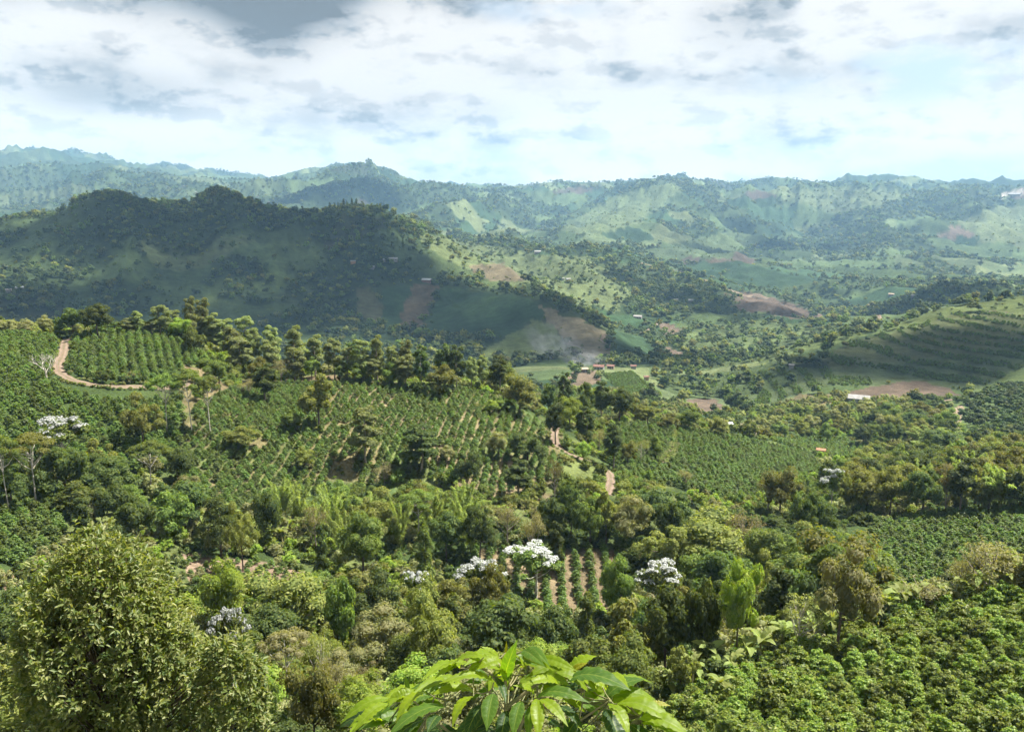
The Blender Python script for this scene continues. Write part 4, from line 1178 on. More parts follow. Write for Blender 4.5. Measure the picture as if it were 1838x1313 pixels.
# wood at the right
for a in (('bamboo', 'right', 1570, 800, 70), ('bamboo', 'right', 1600, 830, 74), ('bamboo', 'right', 1680, 765, 90), ('bamboo', 'right', 1650, 812, 60), ('bamboo', 'right', 1740, 800, 66), ('bamboo', 'right', 1800, 790, 70), ('bamboo', 'right', 1808, 838, 80), ('bamboo', 'right', 1530, 850, 56), ('bamboo', 'right', 1770, 830, 60), ('bamboo', 'right', 1840, 830, 60),
          ('dark', 'right', 1690, 772, 78), ('ridge_dark', 'right', 1733, 830, 60), ('dark', 'right', 1617, 818, 48), ('dark', 'right', 1660, 870, 70), ('olive', 'right', 1780, 870, 80), ('dry', 'right', 1700, 880, 46), ('round', 'right', 1520, 815, 50), ('dark', 'right', 1490, 828, 40), ('olive', 'right', 1560, 880, 70), ('white', 'right', 1495, 878, 50),
          ('dark', 'right', 1838, 860, 70), ('olive', 'right', 1600, 890, 60), ('dry', 'right', 1380, 885, 50), ('olive', 'right', 1400, 905, 60), ('round', 'right', 1790, 780, 50)):
    T(a[0], a[1], a[2], a[3], a[4], rmin=165)
print('hand placed trees', len(TREES))


# fill the woods between them
def fill(zone, poly, r0, r1, spacing, kinds, hs, seed, cap=200):
    rng = np.random.default_rng(seed); n0 = len(TREES)
    x, y, z, r = sample_plan(r0, r1, min(q[0] for q in poly), max(q[0] for q in poly), .25, seed)
    hh = rng.uniform(*hs, len(x))
    px, py = proj(x, y, z + hh)
    ok = inpoly(px, py, poly) & clear_of_roads(x, y, 5, 10)
    qx, qy = proj(x, y, z)
    for nm in ('main', 'knoll', 'left', 'leftdark', 'clear', 'righthill', 'darkright', 'nearright', 'strip'):
        f_ = [f__ for f__ in FIELDS if f__[0] == nm][0]
        ok &= ~(inpoly(qx, qy, f_[1]) & (r > f_[2]) & (r < f_[3]))
    for i in np.nonzero(ok)[0]:
        if len(TREES) - n0 >= cap: break
        if min([math.hypot(x[i] - t[2], y[i] - t[3]) for t in TREES]) < spacing * rng.uniform(.8, 1.2): continue
        kind = kinds[int(rng.integers(0, len(kinds)))]
        H0, W0, _ = SPEC[kind]
        wd = hh[i] * W0 / H0 * rng.uniform(.8, 1.15)
        plant(kind, zone, Vector((x[i], y[i], z[i])), float(hh[i]), float(wd), float(px[i]))
    print(zone, len(TREES) - n0)


fill('front', [(380, 1140), (600, 1110), (1000, 1110), (1230, 1140), (1230, 1200), (1150, 1320), (480, 1320)], 62, 100, 5.5, ['round', 'olive', 'dark', 'column', 'pale', 'bright'], (4, 7), 1, 40)
fill('ravine', [(600, 1000), (830, 1040), (1000, 1110), (1160, 1090), (1250, 990), (1400, 930), (1540, 960), (1580, 1060), (1400, 1110), (1230, 1170), (1000, 1140), (560, 1120), (380, 1080)], 84, 155, 6.0, ['olive', 'dark', 'olive', 'round', 'column', 'dark'], (6, 9.5), 2, 70)
fill('belt', [(440, 900), (600, 870), (760, 870), (900, 890), (1200, 870), (1240, 940), (1100, 985), (860, 985), (640, 1000), (420, 980)], 126, 168, 6.5, ['dark', 'round', 'olive', 'bamboo', 'dark', 'column'], (5, 9), 3, 45)
fill('left', [(-20, 790), (300, 800), (400, 900), (340, 970), (130, 930), (-20, 930)], 122, 176, 6.0, ['dark', 'dark', 'round', 'column'], (5, 9), 4, 40)
fill('left', [(-20, 1050), (60, 1050), (60, 1313), (-20, 1313)], 60, 110, 5.5, ['dark', 'olive', 'round'], (5, 8), 14, 12)
fill('right', [(1180, 885), (1500, 850), (1560, 800), (1860, 770), (1860, 905), (1560, 940), (1400, 950), (1230, 950)], 168, 330, 8.0, ['olive', 'dark', 'bamboo', 'round', 'dry', 'dark', 'olive'], (6, 10), 5, 75)
fill('ridge', [(190, 575), (300, 560), (560, 600), (900, 650), (960, 700), (900, 730), (480, 700), (380, 640)], 205, 262, 7.5, ['ridge', 'ridge', 'round', 'ridge_dark'], (7, 11), 6, 22)
fill('valley', [(1360, 735), (1560, 715), (1700, 722), (1720, 790), (1560, 810), (1380, 790)], 335, 480, 11, ['round', 'olive', 'pale', 'dark', 'bamboo'], (6, 10), 7, 46)

# labels: look, wood, and place counted along the picture
from collections import defaultdict
grp = defaultdict(list)
for t in TREES: grp[(t[0], t[1])].append(t)
for (kind, zone), ts in grp.items():
    ts.sort(key=lambda q: q[4])
    for i, t in enumerate(ts):
        t[5]['label'] = f'{NOUN[kind]} {ZONE[zone]}' + ('' if len(ts) == 1 else f', {ordinal(i + 1)} from the left')
        if len(ts) > 1: t[5]['group'] = f'{NOUN[kind]}s {ZONE[zone]}'
print('trees', len(TREES))

# undergrowth between trees and along field edges
Pu, Su, Ku = [], [], []
for (r0, r1, dens, smin, smax) in ((28, 60, .30, .35, .8), (60, 130, .34, .4, 1.1), (130, 260, .2, .45, 1.15), (260, 480, .075, .6, 1.5)):
    x, y, z, r = sample_plan(r0, r1, -80, 1920, dens, int(r1))
    qx, qy = proj(x, y, z)
    ok = clear_of_roads(x, y, 4, 7)
    for f_ in FIELDS:
        if f_[0] not in ('main', 'clear'): ok &= ~(inpoly(qx, qy, f_[1]) & (r > f_[2]) & (r < f_[3]))
    for g_ in REG:
        if g_[4] == 0: ok &= ~(inpoly(qx, qy, g_[0]) & (r > g_[1]) & (r < g_[2]))
    ok &= fbm(x / 11, y / 11, 120, 3) > (.33 if r0 > 100 else .2)
    infield = np.zeros(len(x), bool)
    for f_ in FIELDS: infield |= inpoly(qx, qy, f_[1]) & (r > f_[2]) & (r < f_[3])
    rng = np.random.default_rng(int(r0) + 1)
    k = rng.uniform(smin, smax, len(x)); k = np.where(infield, k * .38, k)
    Pu.append(np.stack([x, y, z - .1], 1)[ok]); Su.append(np.stack([k * 1.15, k, k * rng.uniform(.7, 1.5, len(k))], 1)[ok])
    q = fbm(x / 25, y / 25, 130, 3); Ku.append(np.clip(((q - .28) / .44 * 5 + rng.uniform(-1, 1, len(q))).astype(int), 0, 4)[ok])
for A, wd in ROADPTS:                                   # weeds along the verges
    if wd > 5: continue
    rng = np.random.default_rng(len(A)); n_ = len(A) * 3
    i_ = rng.integers(1, len(A) - 1, n_); d_ = A[i_ + 1] - A[i_ - 1]; d_ /= np.linalg.norm(d_, axis=1, keepdims=True); sd_ = np.stack([d_[:, 1], -d_[:, 0]], 1)
    q_ = A[i_] + sd_ * (rng.choice((-1, 1), n_) * (wd * .5 + rng.uniform(.05, .9, n_)))[:, None]
    k_ = rng.uniform(.14, .32, n_)
    Pu.append(np.concatenate([q_, zat(q_[:, 0], q_[:, 1])[:, None]], 1)); Su.append(np.stack([k_ * 1.3, k_ * 1.3, k_], 1)); Ku.append(rng.integers(0, 5, n_))
print('undergrowth', sum(len(q) for q in Pu))
scatter('undergrowth', np.concatenate(Pu), np.concatenate(Su), SRC_SHRUB, pick=np.concatenate(Ku), seed=9, label='low green undergrowth filling the ravine and field edges', category='undergrowth')

# ---------------------------------------------------------------- the large leafy tree at the lower left
def hex_leaves(P, D, N, L, W, rng):
    """lance-shaped leaves folded along the midrib: base P, direction D, normal N"""
    n_ = len(P); D = unit(D); N = unit(N - D * (N * D).sum(1, keepdims=True)); S = np.cross(D, N)
    l = (L * rng.uniform(.7, 1.2, n_))[:, None]; w_ = (W * rng.uniform(.75, 1.2, n_))[:, None]
    up = N * w_ * .22; dr = -N * l * .12
    v = np.stack([P, P + D * l * .3 + S * w_ * .45 + up, P + D * l * .68 + S * w_ * .4 + up + dr * .4, P + D * l + dr, P + D * l * .68 - S * w_ * .4 + up + dr * .4, P + D * l * .3 - S * w_ * .45 + up], 1).reshape(-1, 3)
    b = np.arange(n_)[:, None] * 6
    return v, np.concatenate([b + np.array([[0, 3, 2, 1]]), b + np.array([[0, 5, 4, 3]])])


def spot(px, py, d):
    x, y, z = ray(px, py)
    return Vector((x * d, y * d, z * d))


M_HERO = mat_leaf('leaves_large_tree', [(.06, .105, .028), (.11, .162, .042), (.175, .22, .062), (.30, .32, .13), (.135, .188, .05), (.22, .23, .08)], .42, .46, .36)
rng = np.random.default_rng(8)
c0 = spot(192, 1165, 25.0); c1 = spot(420, 1265, 24.5); c2 = spot(112, 1245, 25.0); c3 = spot(282, 1215, 24.4)
lobes = [(c0, 2.35, 3.4), (c1, .95, 2.2), (c2, 1.25, 2.6), (c3, 1.3, 2.4), (c0 + Vector((-.2, .4, 1.75)), 1.45, 1.75), (c0 + Vector((1.3, -.6, 1.2)), .9, 1.0), (c0 + Vector((-1.5, -.3, .6)), .85, 1.1)]
tips, tdir = [], []
for (c, R, hz), m_ in zip(lobes, (3200, 850, 900, 820, 800, 330, 330)):
    d = unit(rng.normal(size=(m_, 3)))
    gn = fbm(d[:, 0] * 3.0 + d[:, 2] * 2 + R * 9, d[:, 1] * 3.0 - d[:, 2] * 2.5, 5, 4)
    bumps = 1 + .36 * (gn - .5) * 2
    rad = (1 - np.abs(rng.normal(0, .12, m_))) * bumps
    ok = fbm(d[:, 0] * 5 + R * 3, d[:, 1] * 5 + d[:, 2] * 6, 15, 2) > .33               # gaps between boughs
    tips.append((np.array(c[:]) + d * rad[:, None] * np.array((R, R, hz)))[ok]); tdir.append(unit(d / np.array((R, R, hz)))[ok])
tips = np.concatenate(tips); tdir = np.concatenate(tdir)
k = 7
Pl = np.repeat(tips, k, 0) + rng.normal(0, .05, (len(tips) * k, 3))
Dl = np.repeat(tdir, k, 0) * .55 + unit(rng.normal(size=(len(tips) * k, 3))) * .8 + np.array((0, 0, .12))
Nl = np.repeat(tdir, k, 0) * .4 + np.array((0, 0, .9)) + rng.normal(0, .35, (len(tips) * k, 3))
foot = Vector((c0.x, c0.y, 0)); foot.z = float(zat(foot.x, foot.y))
v, f = hex_leaves(Pl - np.array(foot[:]), Dl, Nl, .185, .076, rng)
hero = link('broadleaf_tree', None, None, foot, label='large leafy tree with small glossy leaves filling the lower left corner', category='tree')
link('crown', mesh('crown', v, f, M_HERO), hero)
tw = [tube([Vector((0, 0, -.5)), Vector((.1, 0, 2.2)), c0 - foot + Vector((0, 0, -1)), c0 - foot + Vector((0, 0, 2.6))], [.24, .19, .12, .03], 8)]
for i in range(0, len(tips), 26):
    e = Vector(tips[i]) - foot; b = Vector((.1, 0, max(1.6, e.z * .62)))
    tw.append(tube([b, b.lerp(e, .5) + Vector((0, 0, -.15)), e], [.06, .035, .008], 4))
link('trunk', mesh('trunk', *join(tw), M_BARKD, True), hero)

# ---------------------------------------------------------------- coffee shrub in the foreground, leaf by leaf
def coffee_leaf_mat(name, young, old):
    m_, n = mat_new(name)
    at = n.n('ShaderNodeAttribute', attribute_name='leaf')
    sp = n.n('ShaderNodeSeparateColor'); n.put(sp.inputs[0], at.outputs['Color'])
    t_, s_ = sp.outputs[0], sp.outputs[1]
    oi = n.n('ShaderNodeObjectInfo'); tx = n.n('ShaderNodeTexCoord').outputs['Object']
    nz = n.noise(tx, 22, 4, .6)
    c = n.mix(n.m('ADD', n.m('MULTIPLY', oi.outputs['Random'], .6), n.ss(nz, .3, .7, 0, .4), clamp=True), young, old)
    rib = n.ss(s_, .085, .03); side = n.m('MULTIPLY', n.ss(n.m('SINE', n.m('SUBTRACT', n.m('MULTIPLY', t_, 56.0), n.m('MULTIPLY', s_, 11.0))), .88, 1.0), .5)
    vein = n.m('MAXIMUM', rib, side)
    c = n.mix(n.m('MULTIPLY', vein, .55), c, (.20, .25, .06))
    c = n.mix(n.ss(s_, .9, 1.0, 0, .45), c, (.2, .21, .03))
    c = n.mix(n.m('MULTIPLY', n.ss(n.noise(tx, 9, 5, .7), .62, .7), n.ss(s_, .55, .95, .15, .9)), c, (.16, .085, .03))      # browned, nibbled margins
    tr = n.n('ShaderNodeBsdfTranslucent'); n.put(tr.inputs[0], n.mix(1.0, c, (2.6, 2.5, .4), 'MULTIPLY'))
    mx = n.n('ShaderNodeMixShader'); mx.inputs[0].default_value = .5
    n.put(mx.inputs[1], bsdf(n, c, n.ss(nz, .3, .7, .4, .55), .28, bump(n, nz, .15, .004))); n.put(mx.inputs[2], tr.outputs[0])
    out(n, mx.outputs[0])
    return m_


MC_Y = coffee_leaf_mat('coffee_leaf_young', (.185, .25, .008), (.10, .165, .009))
MC_G = coffee_leaf_mat('coffee_leaf_green', (.09, .16, .018), (.045, .10, .016))
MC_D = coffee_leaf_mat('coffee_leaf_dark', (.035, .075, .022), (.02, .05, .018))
MC_N = coffee_leaf_mat('coffee_leaf_new', (.28, .26, .02), (.22, .22, .02))


def coffee_leaf(B, T_, wd, arch, roll, mat, seed):
    """one blade between base and tip, arched, corrugated by its side veins, with a waved margin"""
    rg = random.Random(seed)
    B, T_ = Vector(B), Vector(T_); ax = T_ - B; L = ax.length; ax /= L
    upv = Vector((rg.uniform(-.25, .25), -.42, 1.0))
    N0 = (upv - ax * upv.dot(ax)).normalized()
    N0 = Matrix.Rotation(roll, 3, ax) @ N0
    S = ax.cross(N0)
    nu, nv = 22, 9
    v, at = [], []
    for i in range(nu + 1):
        t = i / nu
        prof = (math.sin(math.pi * min(1, t ** .82)) ** .85) * (1 - .35 * max(0, t - .72) / .28) if t < 1 else 0
        c = B + ax * (L * t) + N0 * (arch * L * (4 * t * (1 - t)) * (1.15 - .45 * t))
        hw = max(wd * .5 * prof, .0012)
        for j in range(nv):
            s = (j - (nv - 1) / 2) / ((nv - 1) / 2); a = abs(s)
            zz = hw * (.42 * a - .30 * a * a) + .0022 * math.sin(2 * math.pi * 8.9 * t - 1.75 * a) * min(1, 3 * a) * prof + .10 * hw * math.sin(2 * math.pi * (5.2 * t + rg.random() * .0) + (1.3 if s > 0 else 0) + seed) * a * a
            v.append(c + S * (s * hw) + N0 * zz); at.append((t, a, 0, 1))
    f = []
    for i in range(nu):
        for j in range(nv - 1):
            o_ = i * nv + j
            f.append([o_, o_ + nv, o_ + nv + 1, o_ + 1])
    org = B
    me = mesh('leaf', [q - org for q in v], f, mat, True)
    ca_ = me.color_attributes.new('leaf', 'FLOAT_COLOR', 'POINT'); ca_.data.foreach_set('color', np.array(at, np.float32).ravel())
    return me, org


D0 = 2.3
stem_top = spot(906, 1172, D0)
foot = Vector((stem_top.x + .02, stem_top.y - .02, 0)); foot.z = float(zat(foot.x, foot.y))
shrub = link('coffee_shrub', None, None, foot, label='coffee shrub with large glossy yellow-green leaves at the bottom centre foreground', category='shrub')
LEAF = [  # base x, y, tip x, y, width px, colour, depth base, depth tip, arch, roll
    (700, 1253, 620, 1291, 27, 'Y', .00, -.02, .14, .25), (748, 1241, 692, 1270, 26, 'Y', .03, .0, .16, .2), (697, 1262, 640, 1306, 27, 'Y', -.04, -.09, .13, .3),
    (768, 1243, 716, 1288, 30, 'Y', -.05, -.1, .16, .35), (800, 1268, 704, 1316, 38, 'G', -.08, -.14, .12, .3), (840, 1189, 787, 1211, 25, 'Y', .04, .02, .15, .2),
    (886, 1224, 799, 1223, 24, 'Y', -.02, -.07, .14, .2), (852, 1242, 779, 1244, 26, 'Y', .02, .0, .15, .1), (850, 1249, 816, 1296, 27, 'Y', -.1, -.15, .15, .4),
    (886, 1244, 875, 1301, 34, 'G', -.1, -.16, .10, .1), (889, 1214, 906, 1254, 21, 'D', -.04, -.08, .08, -.5), (906, 1220, 926, 1153, 31, 'G', .0, -.06, .06, .9),
    (894, 1186, 841, 1178, 19, 'G', .05, .06, .14, 0), (906, 1221, 879, 1199, 22, 'Y', -.03, -.08, .12, .2), (896, 1181, 866, 1159, 13, 'Y', .04, .05, .1, .2), (903, 1176, 908, 1150, 9, 'N', .02, .02, .05, 0),
    (732, 1241, 727, 1210, 10, 'G', .02, .02, .06, .5), (788, 1284, 769, 1308, 28, 'D', -.1, -.14, .1, .1), (924, 1179, 955, 1169, 13, 'Y', .03, .04, .12, 0), (944, 1209, 924, 1173, 15, 'Y', .0, .0, .08, .4),
    (1016, 1197, 951, 1212, 28, 'Y', .05, .0, .17, .1), (1021, 1206, 1066, 1177, 36, 'Y', .02, .06, .12, -.35), (1025, 1205, 1051, 1188, 14, 'N', .0, .02, .08, 0), (1016, 1224, 1120, 1234, 46, 'G', -.04, -.1, .15, -.15),
    (1004, 1229, 944, 1227, 23, 'Y', -.04, -.08, .15, .1), (961, 1251, 925, 1229, 21, 'Y', -.05, -.06, .13, .2), (964, 1251, 1048, 1257, 31, 'G', -.06, -.1, .15, -.1), (962, 1253, 966, 1314, 28, 'Y', -.1, -.16, .1, 0),
    (968, 1255, 1014, 1295, 25, 'Y', -.1, -.15, .13, -.3), (936, 1258, 922, 1312, 29, 'G', -.1, -.15, .1, .2), (955, 1263, 949, 1318, 19, 'G', -.07, -.1, .1, .3), (1084, 1256, 1150, 1219, 42, 'G', .05, .1, .12, -.3),
    (1100, 1250, 1168, 1252, 32, 'Y', .06, .1, .15, -.1), (1091, 1262, 1126, 1314, 30, 'Y', -.08, -.14, .13, -.3), (1108, 1262, 1206, 1298, 38, 'Y', -.02, -.05, .15, -.2), (1160, 1263, 1199, 1263, 13, 'N', .05, .08, .1, 0),
    (1146, 1290, 1232, 1318, 34, 'Y', -.05, -.08, .16, -.2), (1086, 1272, 1112, 1334, 48, 'D', -.05, -.1, .1, -.2), (1000, 1266, 1042, 1302, 26, 'D', .0, -.04, .1, -.3), (1012, 1240, 1050, 1228, 22, 'D', .08, .1, .1, 0),
    (870, 1262, 838, 1318, 34, 'D', .02, -.02, .1, .3), (760, 1290, 700, 1340, 36, 'D', .0, -.04, .1, .3), (910, 1275, 898, 1330, 32, 'D', -.02, -.06, .1, .1), (1040, 1290, 1010, 1340, 30, 'D', .0, -.05, .1, .2), (1130, 1300, 1170, 1345, 34, 'D', .0, -.04, .12, -.2)]
rl = random.Random(12)
for i in range(40):                                     # the outer layer of the dome, leaves hanging outwards
    sg = rl.choice((-1, 1)); q_ = rl.uniform(.05, 1.0)
    tx_ = 925 + sg * 300 * q_; ty_ = 1172 + 118 * q_ ** 1.7 + rl.uniform(0, 40); ln_ = rl.uniform(50, 85)
    LEAF.append((tx_ - sg * ln_ * rl.uniform(.6, .95), ty_ - ln_ * rl.uniform(.05, .45), tx_, ty_, rl.uniform(22, 32), rl.choice('YYYG'), rl.uniform(-.08, .15), rl.uniform(-.1, .12), rl.uniform(.1, .17), rl.uniform(-.35, .35)))
for i in range(44):                                     # further leaves behind, filling the dome
    bx_ = rl.uniform(740, 1130); by_ = 1195 + abs(bx_ - 930) * .24 + rl.uniform(0, 45)
    sg = -1 if bx_ < 930 else 1
    LEAF.append((bx_, by_, bx_ + sg * rl.uniform(20, 80), by_ + rl.uniform(-18, 30), rl.uniform(20, 34), rl.choice('YYGG'), rl.uniform(.08, .25), rl.uniform(.08, .3), rl.uniform(.1, .16), rl.uniform(-.3, .3)))
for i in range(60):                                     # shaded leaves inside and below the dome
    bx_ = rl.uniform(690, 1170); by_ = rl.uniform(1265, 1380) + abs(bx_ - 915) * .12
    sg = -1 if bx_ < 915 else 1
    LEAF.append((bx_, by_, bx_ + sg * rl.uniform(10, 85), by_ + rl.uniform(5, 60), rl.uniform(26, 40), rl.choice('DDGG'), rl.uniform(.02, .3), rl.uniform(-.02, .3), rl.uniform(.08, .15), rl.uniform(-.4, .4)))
MCM = dict(Y=MC_Y, G=MC_G, D=MC_D, N=MC_N)
ends = []
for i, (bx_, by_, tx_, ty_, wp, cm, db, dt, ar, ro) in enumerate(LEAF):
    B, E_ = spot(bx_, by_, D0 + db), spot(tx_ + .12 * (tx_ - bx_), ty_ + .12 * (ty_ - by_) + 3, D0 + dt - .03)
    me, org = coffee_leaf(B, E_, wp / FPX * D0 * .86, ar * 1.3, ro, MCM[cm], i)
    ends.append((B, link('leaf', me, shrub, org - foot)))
M_STEM = mat_plain('coffee_stem', (.10, .12, .04), (.20, .17, .09), 30, .7, .3, .3, .003)
sp_ = [foot + Vector((0, 0, -.1)), foot.lerp(stem_top, .4) + Vector((.02, 0, 0)), foot.lerp(stem_top, .75), stem_top]
link('stem', mesh('stem', *join([tube([q - foot for q in sp_], [.014, .011, .007, .003], 8)]), M_STEM, True), shrub)
for tgt, at_ in (((730, 1246), .62), ((850, 1192), .9), ((1020, 1208), .86), ((1095, 1256), .66), ((965, 1252), .72), ((1150, 1285), .5), ((770, 1280), .5), ((880, 1240), .78)):
    e = spot(*tgt, D0); b = foot.lerp(stem_top, at_)
    link('branch', mesh('branch', *join([tube([b - foot, b.lerp(e, .5) - foot + Vector((0, 0, .02)), e - foot], [.006, .0045, .0022], 6)]), M_STEM, True), shrub)
for i, (B, lf) in enumerate(ends):                            # leaf stalks back to the woody parts
    tgt = min([foot.lerp(stem_top, t) for t in np.linspace(.35, 1, 14)] + [spot(*q, D0) for q in ((730, 1246), (850, 1192), (1020, 1208), (1095, 1256), (965, 1252), (1150, 1285), (770, 1280), (880, 1240), (800, 1255), (1050, 1232))], key=lambda q: (q - B).length)
    link('leaf_stalk', mesh('leaf_stalk', *join([tube([Vector(), (tgt - B) * .5 + Vector((0, 0, -.006)), tgt - B], [.0016, .002, .0024], 5)]), M_STEM, True), lf)

# ---------------------------------------------------------------- banana plants
M_BSTEM = mat_plain('banana_stem', (.16, .17, .06), (.30, .25, .13), 4)


def banana_leaf(seed):
    rg = random.Random(seed); v, f = [], []
    n_ = 9
    for i in range(n_ + 1):
        t = i / n_; w_ = .30 * (math.sin(math.pi * min(1, .06 + t * .94)) ** .6) + .01
        x = 1.9 * t * (1 - .18 * t); z = 1.25 * t - 1.35 * t * t
        tear = rg.uniform(-.06, .06)
        for s, dz_ in ((-1, .16 + tear), (0, 0), (1, .16 - tear)):
            v.append((x + abs(s) * rg.uniform(-.05, .02), s * w_ * (.93 + tear), z + dz_ * w_ / .3 * .6))
        if i:
            o_ = (i - 1) * 3
            f += [[o_, o_ + 1, o_ + 4, o_ + 3], [o_ + 1, o_ + 2, o_ + 5, o_ + 4]]
    return mesh('leaf', v, f, ML['banana'], False)


BLEAF = [banana_leaf(s) for s in range(3)]
BSTEM = mesh('stem', *join([tube([(0, 0, -.2), (.02, 0, 1.0), (.05, .02, 2.0)], [.14, .11, .07], 7)]), M_BSTEM, True)
BAN = [(1640, 1102, 'e'), (1595, 1116, 'e'), (1560, 1128, 'e'), (1520, 1140, 'e'), (1490, 1150, 'e'), (1690, 1092, 'e'), (1728, 1086, 'e'), (1762, 1080, 'e'), (1800, 1074, 'e'), (1832, 1066, 'e'), (1460, 1160, 'e'), (1400, 1178, 'e'),
       (1240, 1236, 'e'), (1290, 1262, 'e'), (1335, 1205, 'e'), (1362, 1196, 'e'), (1268, 1216, 'e'), (1310, 1222, 'e'), (1545, 1118, 'e'), (1612, 1108, 'e'),
       (352, 945, 's'), (380, 950, 's'), (402, 962, 's'), (430, 972, 's'), (455, 962, 's'), (478, 985, 's'), (508, 982, 's'), (538, 992, 's'), (420, 945, 's'), (490, 962, 's'), (330, 935, 's'), (560, 985, 's'), (365, 968, 's'), (395, 935, 's'), (445, 988, 's'), (520, 965, 's'),
       (700, 1265, 'f'), (735, 1250, 'f'), (1200, 1262, 'f')]
rb = random.Random(5); cnt = defaultdict(list)
for (bx_, by_, z_) in BAN:
    p, r = cast(bx_, by_, 0, 60)
    k = rb.uniform(.75, 1.25)
    root = link('banana_plant', None, None, p, (rb.uniform(-.12, .12), rb.uniform(-.12, .12), rb.uniform(0, 6.28)), (k, k, k), category='banana plant')
    link('stem', BSTEM, root)
    m_ = rb.randint(7, 9)
    for i in range(m_):
        link('leaf', BLEAF[rb.randrange(3)], root, (.04, .02, 1.8 + .06 * i), (rb.uniform(-.2, .2), -rb.uniform(-.15, .75), i * 2.4 + rb.uniform(-.3, .3)), (rb.uniform(.75, 1.15),) * 3)
    cnt[z_].append((bx_, root))
BW = dict(e='banana plant along the upper edge of the near coffee slope', s='banana plant in the grove above the bare earth strip', f='banana plant low behind the foreground shrub')
for z_, ls in cnt.items():
    ls.sort(key=lambda q: q[0])
    for i, (_, root) in enumerate(ls):
        root['label'] = f'{BW[z_]}, {ordinal(i + 1)} from the left'; root['group'] = {'e': 'banana plants beside the near coffee slope', 's': 'banana plants in the grove', 'f': 'banana plants behind the shrub'}[z_]

# ---------------------------------------------------------------- bare tree by the road
def bare_branches(seed):
    rg = random.Random(seed); parts = [tube([(0, 0, -.3), (.1, 0, 1.6), (-.05, .05, 3.0)], [.2, .15, .11], 7)]

    def grow(p, d, L, r, lv):
        e = p + d * L
        parts.append(tube([p, p.lerp(e, .5) + Vector((rg.uniform(-.1, .1), rg.uniform(-.1, .1), .05)) * L * .4, e], [r, r * .8, r * .6], 5))
        if lv == 0: return
        for _ in range(3 if lv > 1 else 2):
            a = rg.uniform(0, 6.28); q = (d + Vector((math.cos(a), math.sin(a), rg.uniform(-.1, .6))) * .75).normalized()
            grow(e, q, L * rg.uniform(.6, .8), r * .6, lv - 1)
    for i in range(5):
        a = i * 1.26; grow(Vector((0, 0, 1.8 + .25 * i)), Vector((math.cos(a) * .7, math.sin(a) * .7, .75)).normalized(), 1.5, .075, 3)
    return mesh('trunk', *join(parts), M_BARKP, True)


p, r = cast(84, 690, 0, 120)
root = link('bare_tree', None, None, p, label='leafless pale grey tree beside the bend of the dirt road', category='tree')
bb = bare_branches(3)
link('trunk', bb, root, None, None, (1.05, 1.05, 1.1))

# ---------------------------------------------------------------- trees on the skylines
CREST = []
for (x0_, x1_, y_, n_, rm) in ((130, 245, 352, 46, 1380), (366, 432, 350, 34, 1360), (255, 275, 366, 4, 1380), (100, 120, 378, 3, 1380), (545, 700, 385, 14, 1250), (1480, 1838, 331, 60, 4300), (975, 1010, 328, 12, 4300), (1180, 1290, 322, 16, 4300), (1370, 1420, 326, 8, 4300), (560, 720, 305, 20, 4600), (0, 250, 304, 40, 4000), (700, 830, 480, 20, 1000), (940, 1010, 540, 22, 840), (1010, 1100, 580, 14, 780)):
    for i in range(n_):
        q_ = random.uniform(x0_, x1_)
        g = np.interp(q_, [a[0] for a in SKYL], [a[1] for a in SKYL])
        a_ = math.atan2(*ray(q_, y_)[:2])
        j = int(np.clip(np.searchsorted(AZ, a_), 0, NA - 1))
        win = (RR > rm * .86) & (RR < rm * 1.22)
        el_ = np.where(win, H[:, j] / RR, -9)                  # the crest of that range in this direction
        kk = int(np.argmax(el_)); rr_ = RR[kk] * random.uniform(.985, 1.005)
        CREST.append((rr_ * math.sin(a_), rr_ * math.cos(a_), rm))
CREST = np.array(CREST)
zc_ = zat(CREST[:, 0], CREST[:, 1]) - .3
kS = np.where(CREST[:, 2] > 3000, 1.5, 1.05) * RNG.uniform(.7, 1.25, len(CREST))
scatter('crest_trees', np.stack([CREST[:, 0], CREST[:, 1], zc_], 1), np.stack([kS * .9, kS * .9, kS * 1.15], 1), SRC_FAR, seed=31, label='trees standing along the crests of the distant ridges', category='distant trees')
for i, q_ in enumerate((592, 601, 607, 617, 623, 632, 640)):
    a_ = math.atan2(*ray(q_, 372)[:2]); j = int(np.searchsorted(AZ, a_)); win = (RR > 1150) & (RR < 1500)
    kk = int(np.argmax(np.where(win, H[:, j] / RR, -9))); p = Vector((RR[kk] * math.sin(a_), RR[kk] * math.cos(a_), float(H[kk, j])))
    hh = random.uniform(9, 15)
    root = link('forest_tree', None, None, p, (0, 0, random.uniform(0, 6)), (hh * .05, hh * .05, hh / 11.8), category='tree', group='slender trees on the mountain crest',
                label=f'tiny slender tree on the crest of the dark mountain, {ordinal(i + 1)} from the left')
    link('trunk', SPEC['ridge_dark'][2][0][0], root); link('crown', SPEC['ridge_dark'][2][i % 2][1], root)

# ---------------------------------------------------------------- farmhouses
MW = {k: mat_plain('house_' + k, a, b, .8, .8, .2, .1, .01) for k, (a, b) in dict(white=((.2, .195, .19), (.3, .29, .28)), red=((.15, .08, .062), (.2, .11, .09)), tan=((.3, .23, .165), (.37, .29, .22)), grey=((.3, .31, .32), (.4, .41, .42)), orange=((.28, .15, .08), (.33, .19, .11)), dark=((.05, .045, .04), (.09, .08, .07))).items()}


